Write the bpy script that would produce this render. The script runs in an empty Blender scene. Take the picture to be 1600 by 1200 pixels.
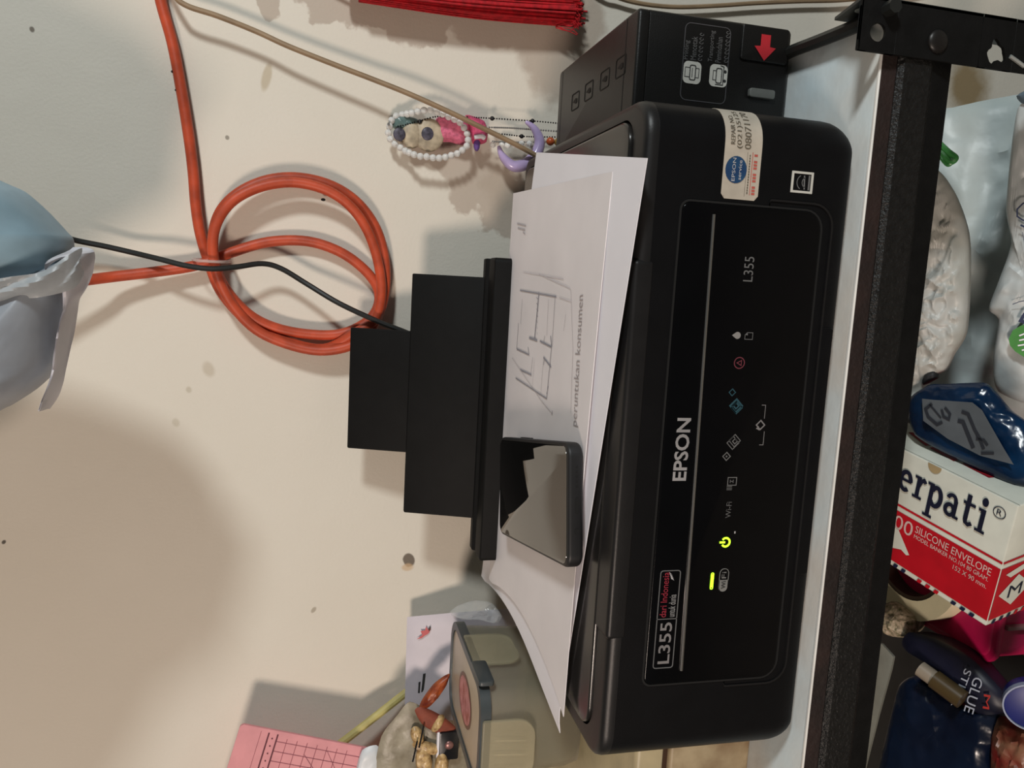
import bpy, bmesh, math, random
import numpy as np
from mathutils import Vector, Matrix, noise

random.seed(7)
scene = bpy.context.scene
COL = scene.collection

# ------------------------------------------------------------------ camera
CAM = np.array([0.2894, -0.4221, 0.3136])
YAW, PITCH, ROLL, FPX = 0.1332, 0.2412, 0.0236, 1228.46
_cy, _sy, _cp, _sp = math.cos(YAW), math.sin(YAW), math.cos(PITCH), math.sin(PITCH)
_f = np.array([-_sy * _cp, _cy * _cp, -_sp]); _r0 = np.array([_cy, _sy, 0.0]); _u0 = np.cross(_r0, _f)
_c, _s = math.cos(ROLL), math.sin(ROLL)
RT = _r0 * _c + _u0 * _s
UP = -_r0 * _s + _u0 * _c
cam_data = bpy.data.cameras.new('camera')
cam_data.sensor_width = 36.0
cam_data.lens = FPX * 36.0 / 1600.0
cam_data.clip_start = 0.02
cam = bpy.data.objects.new('camera', cam_data)
COL.objects.link(cam)
m = Matrix.Identity(4)
for i in range(3):
    m[i][0] = -UP[i]; m[i][1] = RT[i]; m[i][2] = -_f[i]; m[i][3] = CAM[i]
cam.matrix_world = m
scene.camera = cam

# ------------------------------------------------------------------ light
scene.view_settings.view_transform = 'Standard'
scene.view_settings.look = 'None'
scene.view_settings.gamma = 1.0
scene.view_settings.use_curve_mapping = False
scene.view_settings.exposure = 0.0
world = bpy.data.worlds.new('room_dusk')
scene.world = world
world.use_nodes = True
world.node_tree.nodes['Background'].inputs[0].default_value = (0.82, 0.86, 0.80, 1)
world.node_tree.nodes['Background'].inputs[1].default_value = 0.07


def area(name, loc, target, size, power, colour):
    l = bpy.data.lights.new(name, 'AREA')
    l.shape = 'DISK'; l.size = size; l.energy = power; l.color = colour
    o = bpy.data.objects.new(name, l)
    COL.objects.link(o)
    o.location = loc
    d = Vector(target) - Vector(loc)
    o.rotation_euler = d.to_track_quat('-Z', 'Y').to_euler()
    return o


area('lamp_cool_right', (1.62, -1.05, 0.86), (0.15, 0.36, 0.15), 0.24, 23.5, (0.93, 0.985, 0.99))
area('lamp_warm_left', (-0.86, -1.52, 0.72), (0.2, 0.36, 0.2), 0.36, 24.5, (1.0, 0.83, 0.71))


# ------------------------------------------------------------------ pixel -> point on a real surface
def ray(x, y):
    d = _f * FPX + RT * (600 - y) + UP * (800 - x)
    return d / np.linalg.norm(d)


def at(x, y, axis, v):
    d = ray(x, y)
    t = (v - CAM[axis]) / d[axis]
    return CAM + d * t


def on(x, y, p0, n):
    d = ray(x, y); p0 = np.array(p0); n = np.array(n)
    t = ((p0 - CAM) @ n) / (d @ n)
    return CAM + d * t


# ------------------------------------------------------------------ materials
def new_mat(name):
    m = bpy.data.materials.new(name)
    m.use_nodes = True
    nt = m.node_tree
    return m, nt, nt.nodes['Principled BSDF']


def mat(name, col, rough=0.5, vary=0.12, scale=40.0, bump=0.0, bscale=200.0, metal=0.0, spec=0.5, trans=0.0,
        alpha=1.0, emit=0.0, col2=None, ior=1.45, coat=0.0):
    m, nt, b = new_mat(name)
    tc = nt.nodes.new('ShaderNodeTexCoord')
    n = nt.nodes.new('ShaderNodeTexNoise')
    n.inputs['Scale'].default_value = scale
    n.inputs['Detail'].default_value = 4
    nt.links.new(tc.outputs['Object'], n.inputs['Vector'])
    mx = nt.nodes.new('ShaderNodeMix'); mx.data_type = 'RGBA'
    c2 = col2 if col2 else tuple(max(0, c * (1 - 2 * vary)) for c in col)
    mx.inputs['A'].default_value = (*col, 1); mx.inputs['B'].default_value = (*c2, 1)
    rmp = nt.nodes.new('ShaderNodeMapRange')
    rmp.inputs['From Min'].default_value = 0.35; rmp.inputs['From Max'].default_value = 0.7
    nt.links.new(n.outputs['Fac'], rmp.inputs['Value'])
    nt.links.new(rmp.outputs['Result'], mx.inputs['Factor'])
    nt.links.new(mx.outputs['Result'], b.inputs['Base Color'])
    b.inputs['Roughness'].default_value = rough
    b.inputs['Metallic'].default_value = metal
    b.inputs['Specular IOR Level'].default_value = spec
    b.inputs['Transmission Weight'].default_value = trans
    b.inputs['IOR'].default_value = ior
    b.inputs['Alpha'].default_value = alpha
    b.inputs['Coat Weight'].default_value = coat
    if emit:
        b.inputs['Emission Color'].default_value = (*col, 1)
        b.inputs['Emission Strength'].default_value = emit
    if bump:
        n2 = nt.nodes.new('ShaderNodeTexNoise')
        n2.inputs['Scale'].default_value = bscale; n2.inputs['Detail'].default_value = 3
        nt.links.new(tc.outputs['Object'], n2.inputs['Vector'])
        bp = nt.nodes.new('ShaderNodeBump')
        bp.inputs['Strength'].default_value = bump; bp.inputs['Distance'].default_value = 0.004
        nt.links.new(n2.outputs['Fac'], bp.inputs['Height'])
        nt.links.new(bp.outputs['Normal'], b.inputs['Normal'])
    return m


def hexl(r, g, b):
    def f(c):
        c /= 255.0
        return c / 12.92 if c <= 0.04045 else ((c + 0.055) / 1.055) ** 2.4
    return (f(r), f(g), f(b))


M_BLACK = mat('black_plastic', (0.0042, 0.0042, 0.0048), 0.45, 0.1, 60, 0.04, 900, spec=0.18)
M_RIM = mat('black_satin_plastic', (0.010, 0.0095, 0.0098), 0.42, 0.1, 60, 0.03, 900, spec=0.35)
M_LID = mat('black_lid_plastic', (0.016, 0.0145, 0.0135), 0.20, 0.1, 30, 0.0)
M_GLOSS = mat('gloss_black_panel', (0.0025, 0.0025, 0.003), 0.18, 0.1, 30, spec=0.22)
M_DARK = mat('dark_gap', (0.003, 0.003, 0.003), 0.8)
M_TANK = mat('black_textured_plastic', (0.006, 0.0057, 0.0055), 0.40, 0.1, 60, 0.08, 1200, spec=0.35)
M_SUPPORT = mat('matt_black_plastic', (0.0062, 0.0062, 0.0062), 0.6, 0.1, 60, 0.03, 900, spec=0.15)
M_SILVER = mat('silver_trim', (0.62, 0.61, 0.60), 0.25, 0.05, 30, metal=1.0)
M_WHITEPRINT = mat('white_print', (0.50, 0.49, 0.50), 0.6)
M_GREYPRINT = mat('grey_print', (0.14, 0.14, 0.14), 0.6)
M_DIMPRINT = mat('dim_print', (0.06, 0.06, 0.065), 0.6)
M_TEALPRINT = mat('teal_print', (0.015, 0.06, 0.08), 0.6)
M_REDPRINT = mat('dull_red_print', (0.16, 0.03, 0.045), 0.6)
M_GREENLED = mat('green_led', (0.45, 1.0, 0.03), 0.4, 0.0, emit=1.6)
M_STICKER = mat('sticker_paper', (0.46, 0.41, 0.34), 0.55, 0.08, 90)
M_INK = mat('dark_ink', (0.03, 0.03, 0.03), 0.6)
M_INKBROWN = mat('faded_ink', (0.12, 0.10, 0.07), 0.6, 0.3, 400)
M_REDINK = mat('red_ink', (0.45, 0.09, 0.07), 0.6)
M_BLUEDISC = mat('blue_print', (0.012, 0.03, 0.10), 0.4, 0.3, 60, col2=(0.02, 0.08, 0.16))
M_REDARROW = mat('red_sticker', (0.42, 0.02, 0.03), 0.45)
M_ICONWHITE = mat('pictogram_white', (0.56, 0.55, 0.50), 0.5)
M_LEVER = mat('grey_lever', (0.13, 0.135, 0.125), 0.5)
M_PAPER = mat('white_paper', (0.78, 0.765, 0.81), 0.6, 0.02, 20)
M_TRACE = mat('tracing_paper', (0.76, 0.72, 0.73), 0.55, 0.05, 14)
M_PLANINK = mat('pencil_line', (0.27, 0.27, 0.31), 0.8)
M_PLANINK2 = mat('faint_pencil_line', (0.50, 0.47, 0.50), 0.8)
M_PHONE = mat('black_rubber_case', (0.012, 0.012, 0.013), 0.5)
M_SCREEN = mat('phone_glass', (0.002, 0.002, 0.002), 0.03, spec=1.0, ior=1.9)
M_RAIL = mat('black_hammered_paint', (0.011, 0.0105, 0.010), 0.42, 0.2, 200, 0.45, 420, spec=0.28)
M_RAILDARK = mat('black_paint', (0.005, 0.005, 0.005), 0.6, 0.2, 100, 0.1, 400, spec=0.2)
M_RUST = mat('rusty_edge', (0.018, 0.008, 0.006), 0.7, 0.3, 60, 0.2, 300)
M_RED_CABLE = mat('orange_red_rubber', hexl(196, 78, 46), 0.5, 0.18, 60, 0.03, 500)
M_BROWN_CABLE = mat('brown_pvc', hexl(150, 126, 98), 0.5, 0.1, 60)
M_BLACK_CABLE = mat('black_pvc', (0.012, 0.013, 0.012), 0.5)
M_TIE = mat('clear_tie', (0.75, 0.6, 0.55), 0.3, alpha=0.45)
M_TASSEL = mat('red_yarn', hexl(186, 14, 28), 0.75, 0.25, 200)
M_PEARL = mat('clear_bead', (0.95, 0.95, 0.93), 0.10, 0.03, 30, trans=0.40, ior=1.33)
M_CHAINBLK = mat('black_bead', (0.010, 0.010, 0.012), 0.25)
M_CHAINSIL = mat('grey_chain', (0.30, 0.29, 0.28), 0.35, metal=0.6)
M_PINK = mat('pink_plush', hexl(226, 116, 146), 0.8, 0.22, 260, 0.3, 500)
M_PINK2 = mat('hot_pink_plush', hexl(220, 88, 126), 0.7, 0.2, 160, 0.3, 500)
M_CREAM = mat('cream_plastic', hexl(196, 180, 154), 0.5, 0.25, 120)
M_IRIS = mat('dark_blue_grey', hexl(84, 80, 94), 0.5, 0.4, 300)
M_TEALBEAD = mat('teal_bead', hexl(96, 118, 116), 0.25, 0.2, 200)
M_LILAC = mat('lilac_plastic', hexl(182, 164, 206), 0.2, 0.12, 60)
M_ORANGEBEAD = mat('orange_bead', hexl(190, 90, 50), 0.3)
M_GOLD = mat('gold_bead', hexl(205, 170, 90), 0.3, metal=0.6)


def wall_material():
    m, nt, b = new_mat('stained_painted_wall')
    L = nt.links
    tc = nt.nodes.new('ShaderNodeTexCoord')
    geo = nt.nodes.new('ShaderNodeNewGeometry')
    big = nt.nodes.new('ShaderNodeTexNoise'); big.inputs['Scale'].default_value = 5.0; big.inputs['Detail'].default_value = 5
    L.new(geo.outputs['Position'], big.inputs['Vector'])
    base = nt.nodes.new('ShaderNodeMix'); base.data_type = 'RGBA'
    base.inputs['A'].default_value = (0.70, 0.655, 0.575, 1); base.inputs['B'].default_value = (0.64, 0.59, 0.50, 1)
    L.new(big.outputs['Fac'], base.inputs['Factor'])
    cur = base.outputs['Result']
    edge = nt.nodes.new('ShaderNodeTexNoise'); edge.inputs['Scale'].default_value = 45.0; edge.inputs['Detail'].default_value = 5
    L.new(geo.outputs['Position'], edge.inputs['Vector'])

    def stain(px, py, rx, ry, ang, col, soft, rag, amount=1.0):
        """an irregular stain centred where the photograph shows it on the wall (radii in metres)"""
        nonlocal cur
        c = at(px, py, 1, 0.36)
        sub = nt.nodes.new('ShaderNodeVectorMath'); sub.operation = 'SUBTRACT'
        L.new(geo.outputs['Position'], sub.inputs[0]); sub.inputs[1].default_value = tuple(c)
        rot = nt.nodes.new('ShaderNodeVectorRotate'); rot.rotation_type = 'Y_AXIS'
        rot.inputs['Angle'].default_value = ang
        L.new(sub.outputs[0], rot.inputs['Vector'])
        mul = nt.nodes.new('ShaderNodeVectorMath'); mul.operation = 'MULTIPLY'
        mul.inputs[1].default_value = (1 / rx, 0, 1 / ry)
        L.new(rot.outputs[0], mul.inputs[0])
        ln = nt.nodes.new('ShaderNodeVectorMath'); ln.operation = 'LENGTH'
        L.new(mul.outputs[0], ln.inputs[0])
        ma = nt.nodes.new('ShaderNodeMath'); ma.operation = 'MULTIPLY_ADD'
        L.new(edge.outputs['Fac'], ma.inputs[0]); ma.inputs[1].default_value = rag
        L.new(ln.outputs['Value'], ma.inputs[2])
        mr = nt.nodes.new('ShaderNodeMapRange'); mr.interpolation_type = 'SMOOTHSTEP'
        mr.inputs['From Min'].default_value = 1 + rag * 0.5 - soft; mr.inputs['From Max'].default_value = 1 + rag * 0.5 + soft
        mr.inputs['To Min'].default_value = amount; mr.inputs['To Max'].default_value = 0
        L.new(ma.outputs[0], mr.inputs['Value'])
        mx = nt.nodes.new('ShaderNodeMix'); mx.data_type = 'RGBA'
        mx.inputs['B'].default_value = (*col, 1)
        L.new(cur, mx.inputs['A']); L.new(mr.outputs['Result'], mx.inputs['Factor'])
        cur = mx.outputs['Result']

    TAN = (0.47, 0.40, 0.33)
    # ragged flaked band along the top right of the wall
    stain(640, 0, 0.030, 0.12, 0.0, TAN, 0.08, 1.6)
    stain(660, 38, 0.020, 0.035, 0.1, TAN, 0.08, 1.6)
    stain(505, 5, 0.018, 0.016, 0.1, TAN, 0.08, 1.6)
    stain(418, 0, 0.016, 0.012, 0.1, TAN, 0.08, 1.6)
    stain(790, 40, 0.022, 0.07, 0.10, TAN, 0.14, 1.2)
    stain(870, 80, 0.05, 0.035, 0.3, (0.46, 0.39, 0.32), 0.25, 1.2)
    stain(900, 30, 0.03, 0.03, 0.3, (0.46, 0.39, 0.32), 0.25, 1.2)
    # brown patches under the trinket
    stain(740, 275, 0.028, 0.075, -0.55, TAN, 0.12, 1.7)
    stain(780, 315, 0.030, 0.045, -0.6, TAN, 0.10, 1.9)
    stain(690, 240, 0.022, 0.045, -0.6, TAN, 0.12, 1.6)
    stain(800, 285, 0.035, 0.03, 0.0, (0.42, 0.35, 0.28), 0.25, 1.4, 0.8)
    # small marks
    stain(417, 118, 0.012, 0.004, -0.2, (0.45, 0.37, 0.25), 0.3, 0.6, 0.7)
    stain(638, 876, 0.007, 0.006, 0.4, (0.16, 0.13, 0.10), 0.15, 1.2)
    stain(636, 886, 0.004, 0.006, 0.0, (0.55, 0.38, 0.22), 0.3, 1.0, 0.7)
    stain(326, 577, 0.007, 0.005, 0.3, (0.45, 0.38, 0.28), 0.4, 1.0, 0.55)
    stain(275, 660, 0.004, 0.003, 0.3, (0.45, 0.40, 0.30), 0.4, 0.5, 0.5)
    stain(295, 609, 0.003, 0.0025, 0.3, (0.45, 0.40, 0.30), 0.4, 0.5, 0.6)
    stain(355, 215, 0.002, 0.0018, 0.3, (0.2, 0.18, 0.14), 0.3, 0.5, 0.8)
    stain(50, 46, 0.0025, 0.002, 0.3, (0.15, 0.12, 0.09), 0.3, 0.5, 0.9)
    stain(490, 953, 0.0035, 0.002, -0.6, (0.3, 0.25, 0.18), 0.3, 0.8, 0.7)
    stain(6, 847, 0.002, 0.0015, -0.6, (0.05, 0.04, 0.03), 0.3, 0.5, 0.9)
    # brown damp below the shelf
    stain(1512, 135, 0.035, 0.025, 0.3, (0.30, 0.22, 0.12), 0.5, 1.0)
    # faint horizontal rub band
    L.new(cur, b.inputs['Base Color'])
    b.inputs['Roughness'].default_value = 0.75
    fine = nt.nodes.new('ShaderNodeTexNoise'); fine.inputs['Scale'].default_value = 350.0; fine.inputs['Detail'].default_value = 3
    L.new(geo.outputs['Position'], fine.inputs['Vector'])
    mid = nt.nodes.new('ShaderNodeTexNoise'); mid.inputs['Scale'].default_value = 14.0
    L.new(geo.outputs['Position'], mid.inputs['Vector'])
    add = nt.nodes.new('ShaderNodeMath'); add.operation = 'MULTIPLY_ADD'; add.inputs[1].default_value = 6.0
    L.new(mid.outputs['Fac'], add.inputs[0]); L.new(fine.outputs['Fac'], add.inputs[2])
    bp = nt.nodes.new('ShaderNodeBump'); bp.inputs['Strength'].default_value = 0.10; bp.inputs['Distance'].default_value = 0.003
    L.new(add.outputs[0], bp.inputs['Height']); L.new(bp.outputs['Normal'], b.inputs['Normal'])
    return m


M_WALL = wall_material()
M_LINER = mat('stained_white_liner', (0.60, 0.69, 0.72), 0.5, 0.1, 11, 0.18, 50, col2=(0.60, 0.55, 0.49))
M_LINEREDGE = mat('white_board_edge', (0.78, 0.76, 0.72), 0.5, 0.1, 30)

# ------------------------------------------------------------------ mesh tools
ORG = {}


class MB:
    def __init__(s):
        s.v = []; s.f = []

    def add(s, verts, faces, T=None):
        o = len(s.v)
        s.v += [tuple(T(*p)) if T else tuple(p) for p in verts]
        s.f += [tuple(i + o for i in f) for f in faces]
        return s

    def build(s, name, material, parent=None, smooth=True, angle=35, loc=None):
        me = bpy.data.meshes.new(name)
        if parent is not None:
            org = ORG[parent.name]
        elif loc is not None:
            org = np.array(loc, float)
        else:
            a = np.array(s.v); org = np.array([(a[:, 0].min() + a[:, 0].max()) / 2, (a[:, 1].min() + a[:, 1].max()) / 2, a[:, 2].min()])
        me.from_pydata([tuple(np.array(p) - org) for p in s.v], [], s.f)
        bm = bmesh.new(); bm.from_mesh(me)
        bmesh.ops.recalc_face_normals(bm, faces=bm.faces)
        if smooth:
            ca = math.cos(math.radians(angle))
            for fc in bm.faces: fc.smooth = True
            for e in bm.edges:
                if len(e.link_faces) == 2 and e.link_faces[0].normal.dot(e.link_faces[1].normal) < ca:
                    e.smooth = False
        bm.to_mesh(me); bm.free()
        me.materials.append(material)
        o = bpy.data.objects.new(name, me)
        COL.objects.link(o)
        ORG[o.name] = org
        if parent is not None:
            o.parent = parent
        else:
            o.location = org
        return o


def thing(name, label, cat, loc, group=None):
    o = bpy.data.objects.new(name, None)
    o.empty_display_size = 0.02
    COL.objects.link(o); o.location = loc
    ORG[o.name] = np.array(loc, float)
    return tag(o, label, cat, group)


def tag(o, label, cat, group=None):
    o['label'] = label; o['category'] = cat
    if group: o['group'] = group
    return o


def rr(x0, x1, y0, y1, r, n=6):
    """rounded rectangle outline; r may be a number or (bl, br, tr, tl)"""
    if not isinstance(r, (tuple, list)): r = (r,) * 4
    out = []
    for (cx, cy, a0), q in zip(((x0, y0, 180), (x1, y0, 270), (x1, y1, 0), (x0, y1, 90)), r):
        sx = 1 if cx == x0 else -1; sy = 1 if cy == y0 else -1
        for k in range(n + 1):
            a = math.radians(a0 + 90 * k / n)
            out.append((cx + sx * q + q * math.cos(a), cy + sy * q + q * math.sin(a)))
    return out


def rbox(x0, x1, y0, y1, z0, z1, r=0.004, ft=0.001, fb=0.001, n=6, k=4, T=None, mb=None, fy=1.0):
    """box with rounded plan corners and filleted top and bottom edges"""
    mb = mb or MB()
    rs = r if isinstance(r, (tuple, list)) else (r,) * 4
    lay = []
    for j in range(k + 1):
        a = math.pi / 2 * j / k
        lay.append((fb * (1 - math.sin(a)), z0 + fb * (1 - math.cos(a))))
    for j in range(k + 1):
        a = math.pi / 2 * j / k
        lay.append((ft * (1 - math.cos(a)), z1 - ft * (1 - math.sin(a))))
    V = []
    for d, z in lay:
        e = d * fy
        q = rr(x0 + d, x1 - d, y0 + e, y1 - e, tuple(max(t - d, 1e-5) for t in rs), n)
        V += [(a, b, z) for a, b in q]
    N = 4 * (n + 1); F = []
    for j in range(len(lay) - 1):
        for i in range(N):
            F.append((j * N + i, j * N + (i + 1) % N, (j + 1) * N + (i + 1) % N, (j + 1) * N + i))
    F.append(tuple(range(N))[::-1]); F.append(tuple(range((len(lay) - 1) * N, len(lay) * N)))
    return mb.add(V, F, T)


def prism(poly, z0, z1, T=None, mb=None):
    mb = mb or MB(); n = len(poly)
    V = [(a, b, z0) for a, b in poly] + [(a, b, z1) for a, b in poly]
    F = [tuple(range(n))[::-1], tuple(range(n, 2 * n))] + [(i, (i + 1) % n, n + (i + 1) % n, n + i) for i in range(n)]
    return mb.add(V, F, T)


def ring(outer, inner, z0, z1, T=None, mb=None):
    mb = mb or MB(); n = len(outer)
    V = [(a, b, z0) for a, b in outer] + [(a, b, z0) for a, b in inner] + [(a, b, z1) for a, b in outer] + [(a, b, z1) for a, b in inner]
    F = []
    for i in range(n):
        j = (i + 1) % n
        F += [(i, j, n + j, n + i), (2 * n + i, 2 * n + j, 3 * n + j, 3 * n + i), (i, j, 2 * n + j, 2 * n + i), (n + i, n + j, 3 * n + j, 3 * n + i)]
    return mb.add(V, F, T)


def ribbon(pts, w, T, closed=False, h=0.0002, mb=None):
    """flat stroke of width w along 2-D points, lying on the surface T maps to"""
    mb = mb or MB()
    P = [np.array(p, float) for p in pts]; n = len(P)
    L = []; Rr = []
    for i in range(n):
        a = P[(i - 1) % n] if (closed or i > 0) else P[i]
        c = P[(i + 1) % n] if (closed or i < n - 1) else P[i]
        d1 = P[i] - a; d2 = c - P[i]
        d1 = d1 / (np.linalg.norm(d1) or 1); d2 = d2 / (np.linalg.norm(d2) or 1)
        t = d1 + d2; l = np.linalg.norm(t); t = t / l if l > 1e-6 else d1
        nn = np.array([-t[1], t[0]])
        kx = 1.0 / max(0.5, math.sqrt(max(1e-6, (1 + float(d1 @ d2)) / 2))) if (d1.any() and d2.any()) else 1.0
        L.append(P[i] + nn * w / 2 * kx); Rr.append(P[i] - nn * w / 2 * kx)
    V = [(p[0], p[1], h) for p in L] + [(p[0], p[1], h) for p in Rr]
    F = [(i, (i + 1) % n, n + (i + 1) % n, n + i) for i in range(n if closed else n - 1)]
    return mb.add(V, F, T)


def disc(cx, cy, rx, ry, T, h=0.0002, n=20, mb=None):
    mb = mb or MB()
    V = [(cx + rx * math.cos(2 * math.pi * i / n), cy + ry * math.sin(2 * math.pi * i / n), h) for i in range(n)]
    return mb.add(V, [tuple(range(n))], T)


def poly(pts, T, h=0.0002, mb=None):
    mb = mb or MB()
    return mb.add([(a, b, h) for a, b in pts], [tuple(range(len(pts)))], T)


def arc(cx, cy, r, a0, a1, n=12, ry=None):
    ry = ry or r
    return [(cx + r * math.cos(math.radians(a0 + (a1 - a0) * i / n)), cy + ry * math.sin(math.radians(a0 + (a1 - a0) * i / n))) for i in range(n + 1)]


def text_mesh(txt, bold=0.0):
    cu = bpy.data.curves.new('lettering_source', 'FONT')
    cu.body = txt; cu.resolution_u = 3; cu.offset = bold
    o = bpy.data.objects.new('lettering_source', cu)
    COL.objects.link(o)
    bpy.context.view_layer.update()
    dg = bpy.context.evaluated_depsgraph_get()
    me = o.evaluated_get(dg).to_mesh()
    V = [tuple(v.co[:2]) for v in me.vertices]; F = [tuple(p.vertices) for p in me.polygons]
    o.evaluated_get(dg).to_mesh_clear()
    bpy.data.objects.remove(o); bpy.data.curves.remove(cu)
    return V, F


def text(txt, x0, y0, x1, y1, T, h=0.0003, mb=None, bold=0.0):
    """lettering stretched into the box (x0,y0)-(x1,y1) of the surface T"""
    mb = mb or MB()
    V, F = text_mesh(txt, bold)
    a = np.array(V); lo = a.min(0); hi = a.max(0)
    return mb.add([(x0 + (p[0] - lo[0]) / (hi[0] - lo[0]) * (x1 - x0), y0 + (p[1] - lo[1]) / (hi[1] - lo[1]) * (y1 - y0), h) for p in V], F, T)


def smooth_path(pts, k=8):
    P = [np.array(p, float) for p in pts]; out = []
    for i in range(len(P) - 1):
        p0 = P[max(i - 1, 0)]; p1 = P[i]; p2 = P[i + 1]; p3 = P[min(i + 2, len(P) - 1)]
        for j in range(k):
            t = j / k
            out.append(0.5 * ((2 * p1) + (-p0 + p2) * t + (2 * p0 - 5 * p1 + 4 * p2 - p3) * t * t + (-p0 + 3 * p1 - 3 * p2 + p3) * t ** 3))
    out.append(P[-1]); return out


def tube(pts, r, seg=10, k=8, mb=None, closed=False, raw=False):
    mb = mb or MB()
    P = [np.array(p, float) for p in pts] if raw else smooth_path(pts, k)
    n = len(P); rad = r if callable(r) else (lambda t: r)
    V = []; nrm = None
    for i in range(n):
        t = (P[(i + 1) % n] - P[(i - 1) % n]) if closed else (P[min(i + 1, n - 1)] - P[max(i - 1, 0)])
        t = t / (np.linalg.norm(t) or 1)
        if nrm is None:
            nrm = np.cross(t, [0.13, 0.31, 0.94]); nrm /= np.linalg.norm(nrm)
        nrm = nrm - t * (nrm @ t); nrm /= np.linalg.norm(nrm); b = np.cross(t, nrm)
        q = rad(i / (n - 1))
        for j in range(seg):
            a = 2 * math.pi * j / seg
            V.append(tuple(P[i] + (nrm * math.cos(a) + b * math.sin(a)) * q))
    F = []
    for i in range(n if closed else n - 1):
        i2 = (i + 1) % n
        for j in range(seg):
            F.append((i * seg + j, i * seg + (j + 1) % seg, i2 * seg + (j + 1) % seg, i2 * seg + j))
    if not closed:
        F.append(tuple(range(seg))[::-1]); F.append(tuple(range((n - 1) * seg, n * seg)))
    return mb.add(V, F)


def sphere(c, r, mb=None, seg=12, rings=8, sc=(1, 1, 1)):
    mb = mb or MB()
    V = [(c[0], c[1], c[2] + r * sc[2])]
    for i in range(1, rings):
        a = math.pi * i / rings
        for j in range(seg):
            b = 2 * math.pi * j / seg
            V.append((c[0] + r * sc[0] * math.sin(a) * math.cos(b), c[1] + r * sc[1] * math.sin(a) * math.sin(b), c[2] + r * sc[2] * math.cos(a)))
    V.append((c[0], c[1], c[2] - r * sc[2])); F = []
    for j in range(seg): F.append((0, 1 + j, 1 + (j + 1) % seg))
    for i in range(rings - 2):
        for j in range(seg):
            F.append((1 + i * seg + j, 1 + (i + 1) * seg + j, 1 + (i + 1) * seg + (j + 1) % seg, 1 + i * seg + (j + 1) % seg))
    e = len(V) - 1
    for j in range(seg): F.append((e, 1 + (rings - 2) * seg + (j + 1) % seg, 1 + (rings - 2) * seg + j))
    return mb.add(V, F)


def pillow(outline, up, front, back, wr=0.0, ws=30.0, rings=14, dens=4, ridge=0.5, mb=None, seed=0.0, curved=True):
    """soft closed body over a 3-D outline: bulges by front along up and by back against it, with crumples wr"""
    mb = mb or MB()
    O = [np.array(p, float) for p in outline]
    P = []
    K = len(O)
    for i in range(K):
        p0, p1, p2, p3 = O[i - 1], O[i], O[(i + 1) % K], O[(i + 2) % K]
        for j in range(dens):
            t = j / dens
            lin = p1 + (p2 - p1) * t
            if curved:
                cat = 0.5 * ((2 * p1) + (-p0 + p2) * t + (2 * p0 - 5 * p1 + 4 * p2 - p3) * t * t + (-p0 + 3 * p1 - 3 * p2 + p3) * t ** 3)
                lin = 0.3 * lin + 0.7 * cat
            P.append(lin)
    n = len(P); c = sum(P) / n; up = np.array(up, float); up /= np.linalg.norm(up)
    V = []; F = []

    def crump(p):
        q = Vector((p[0] * ws + seed, p[1] * ws, p[2] * ws))
        a = noise.noise(q) + 0.5 * noise.noise(q * 2.3)
        b = 0.0
        for o_, (fq, am) in enumerate(((1.0, .55), (2.1, .35), (4.3, .2))):
            b += am * (1 - abs(noise.noise(q * fq + Vector((7 + 3 * o_, 3, 1)))) * 3.0)
        return wr * ((1 - ridge) * a + ridge * b)
    for side, h in ((1, front), (-1, back)):
        o = len(V)
        for i in range(rings + 1):
            t = 1 - i / rings
            bulge = math.sqrt(max(0, 1 - t ** 2.6))
            for p in P:
                q = c + (p - c) * t
                w = crump(q) * (min(1, (1 - t) * 4) if side == -1 else (0.35 + 0.65 * min(1, (1 - t) * 4)))
                V.append(tuple(q + up * (side * h * bulge + w)))
        for i in range(rings):
            for j in range(n):
                F.append((o + i * n + j, o + i * n + (j + 1) % n, o + (i + 1) * n + (j + 1) % n, o + (i + 1) * n + j))
    V2 = V; half = (rings + 1) * n
    for j in range(n):
        F.append((j, (j + 1) % n, half + (j + 1) % n, half + j))
    mb.add(V2, F)
    return mb


def sheet(f, nu, nv, th=0.0004, mb=None):
    """thin sheet: f(u, v) -> point; given a real thickness th (along z)"""
    mb = mb or MB()
    V = [tuple(f(i / nu, j / nv)) for j in range(nv + 1) for i in range(nu + 1)]
    N = len(V)
    V += [(a, b, c - th) for a, b, c in V]
    W = nu + 1; F = []
    for j in range(nv):
        for i in range(nu):
            a = j * W + i
            F += [(a, a + 1, a + W + 1, a + W), (N + a, N + a + W, N + a + W + 1, N + a + 1)]
    bd = [(i, i + 1) for i in range(nu)] + [(nv * W + i + 1, nv * W + i) for i in range(nu)] + \
         [((j + 1) * W, j * W) for j in range(nv)] + [(j * W + nu, (j + 1) * W + nu) for j in range(nv)]
    F += [(a, b, N + b, N + a) for a, b in bd]
    return mb.add(V, F)


# ================================================================== setting
WY = 0.36                                          # the wall behind the shelf
w = MB(); rbox(-1.6, 2.2, WY, WY + 0.1, -0.9, 1.9, 0.001, 0.001, 0.001, 1, 1, mb=w)
o = w.build('wall_back', M_WALL, smooth=False); o['kind'] = 'structure'
w = MB(); rbox(-1.6, 2.2, -2.2, WY + 0.1, -0.95, -0.9, 0.001, 0.001, 0.001, 1, 1, mb=w)
o = w.build('floor', mat('grey_floor', (0.25, 0.23, 0.2), 0.6), smooth=False); o['kind'] = 'structure'

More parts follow.
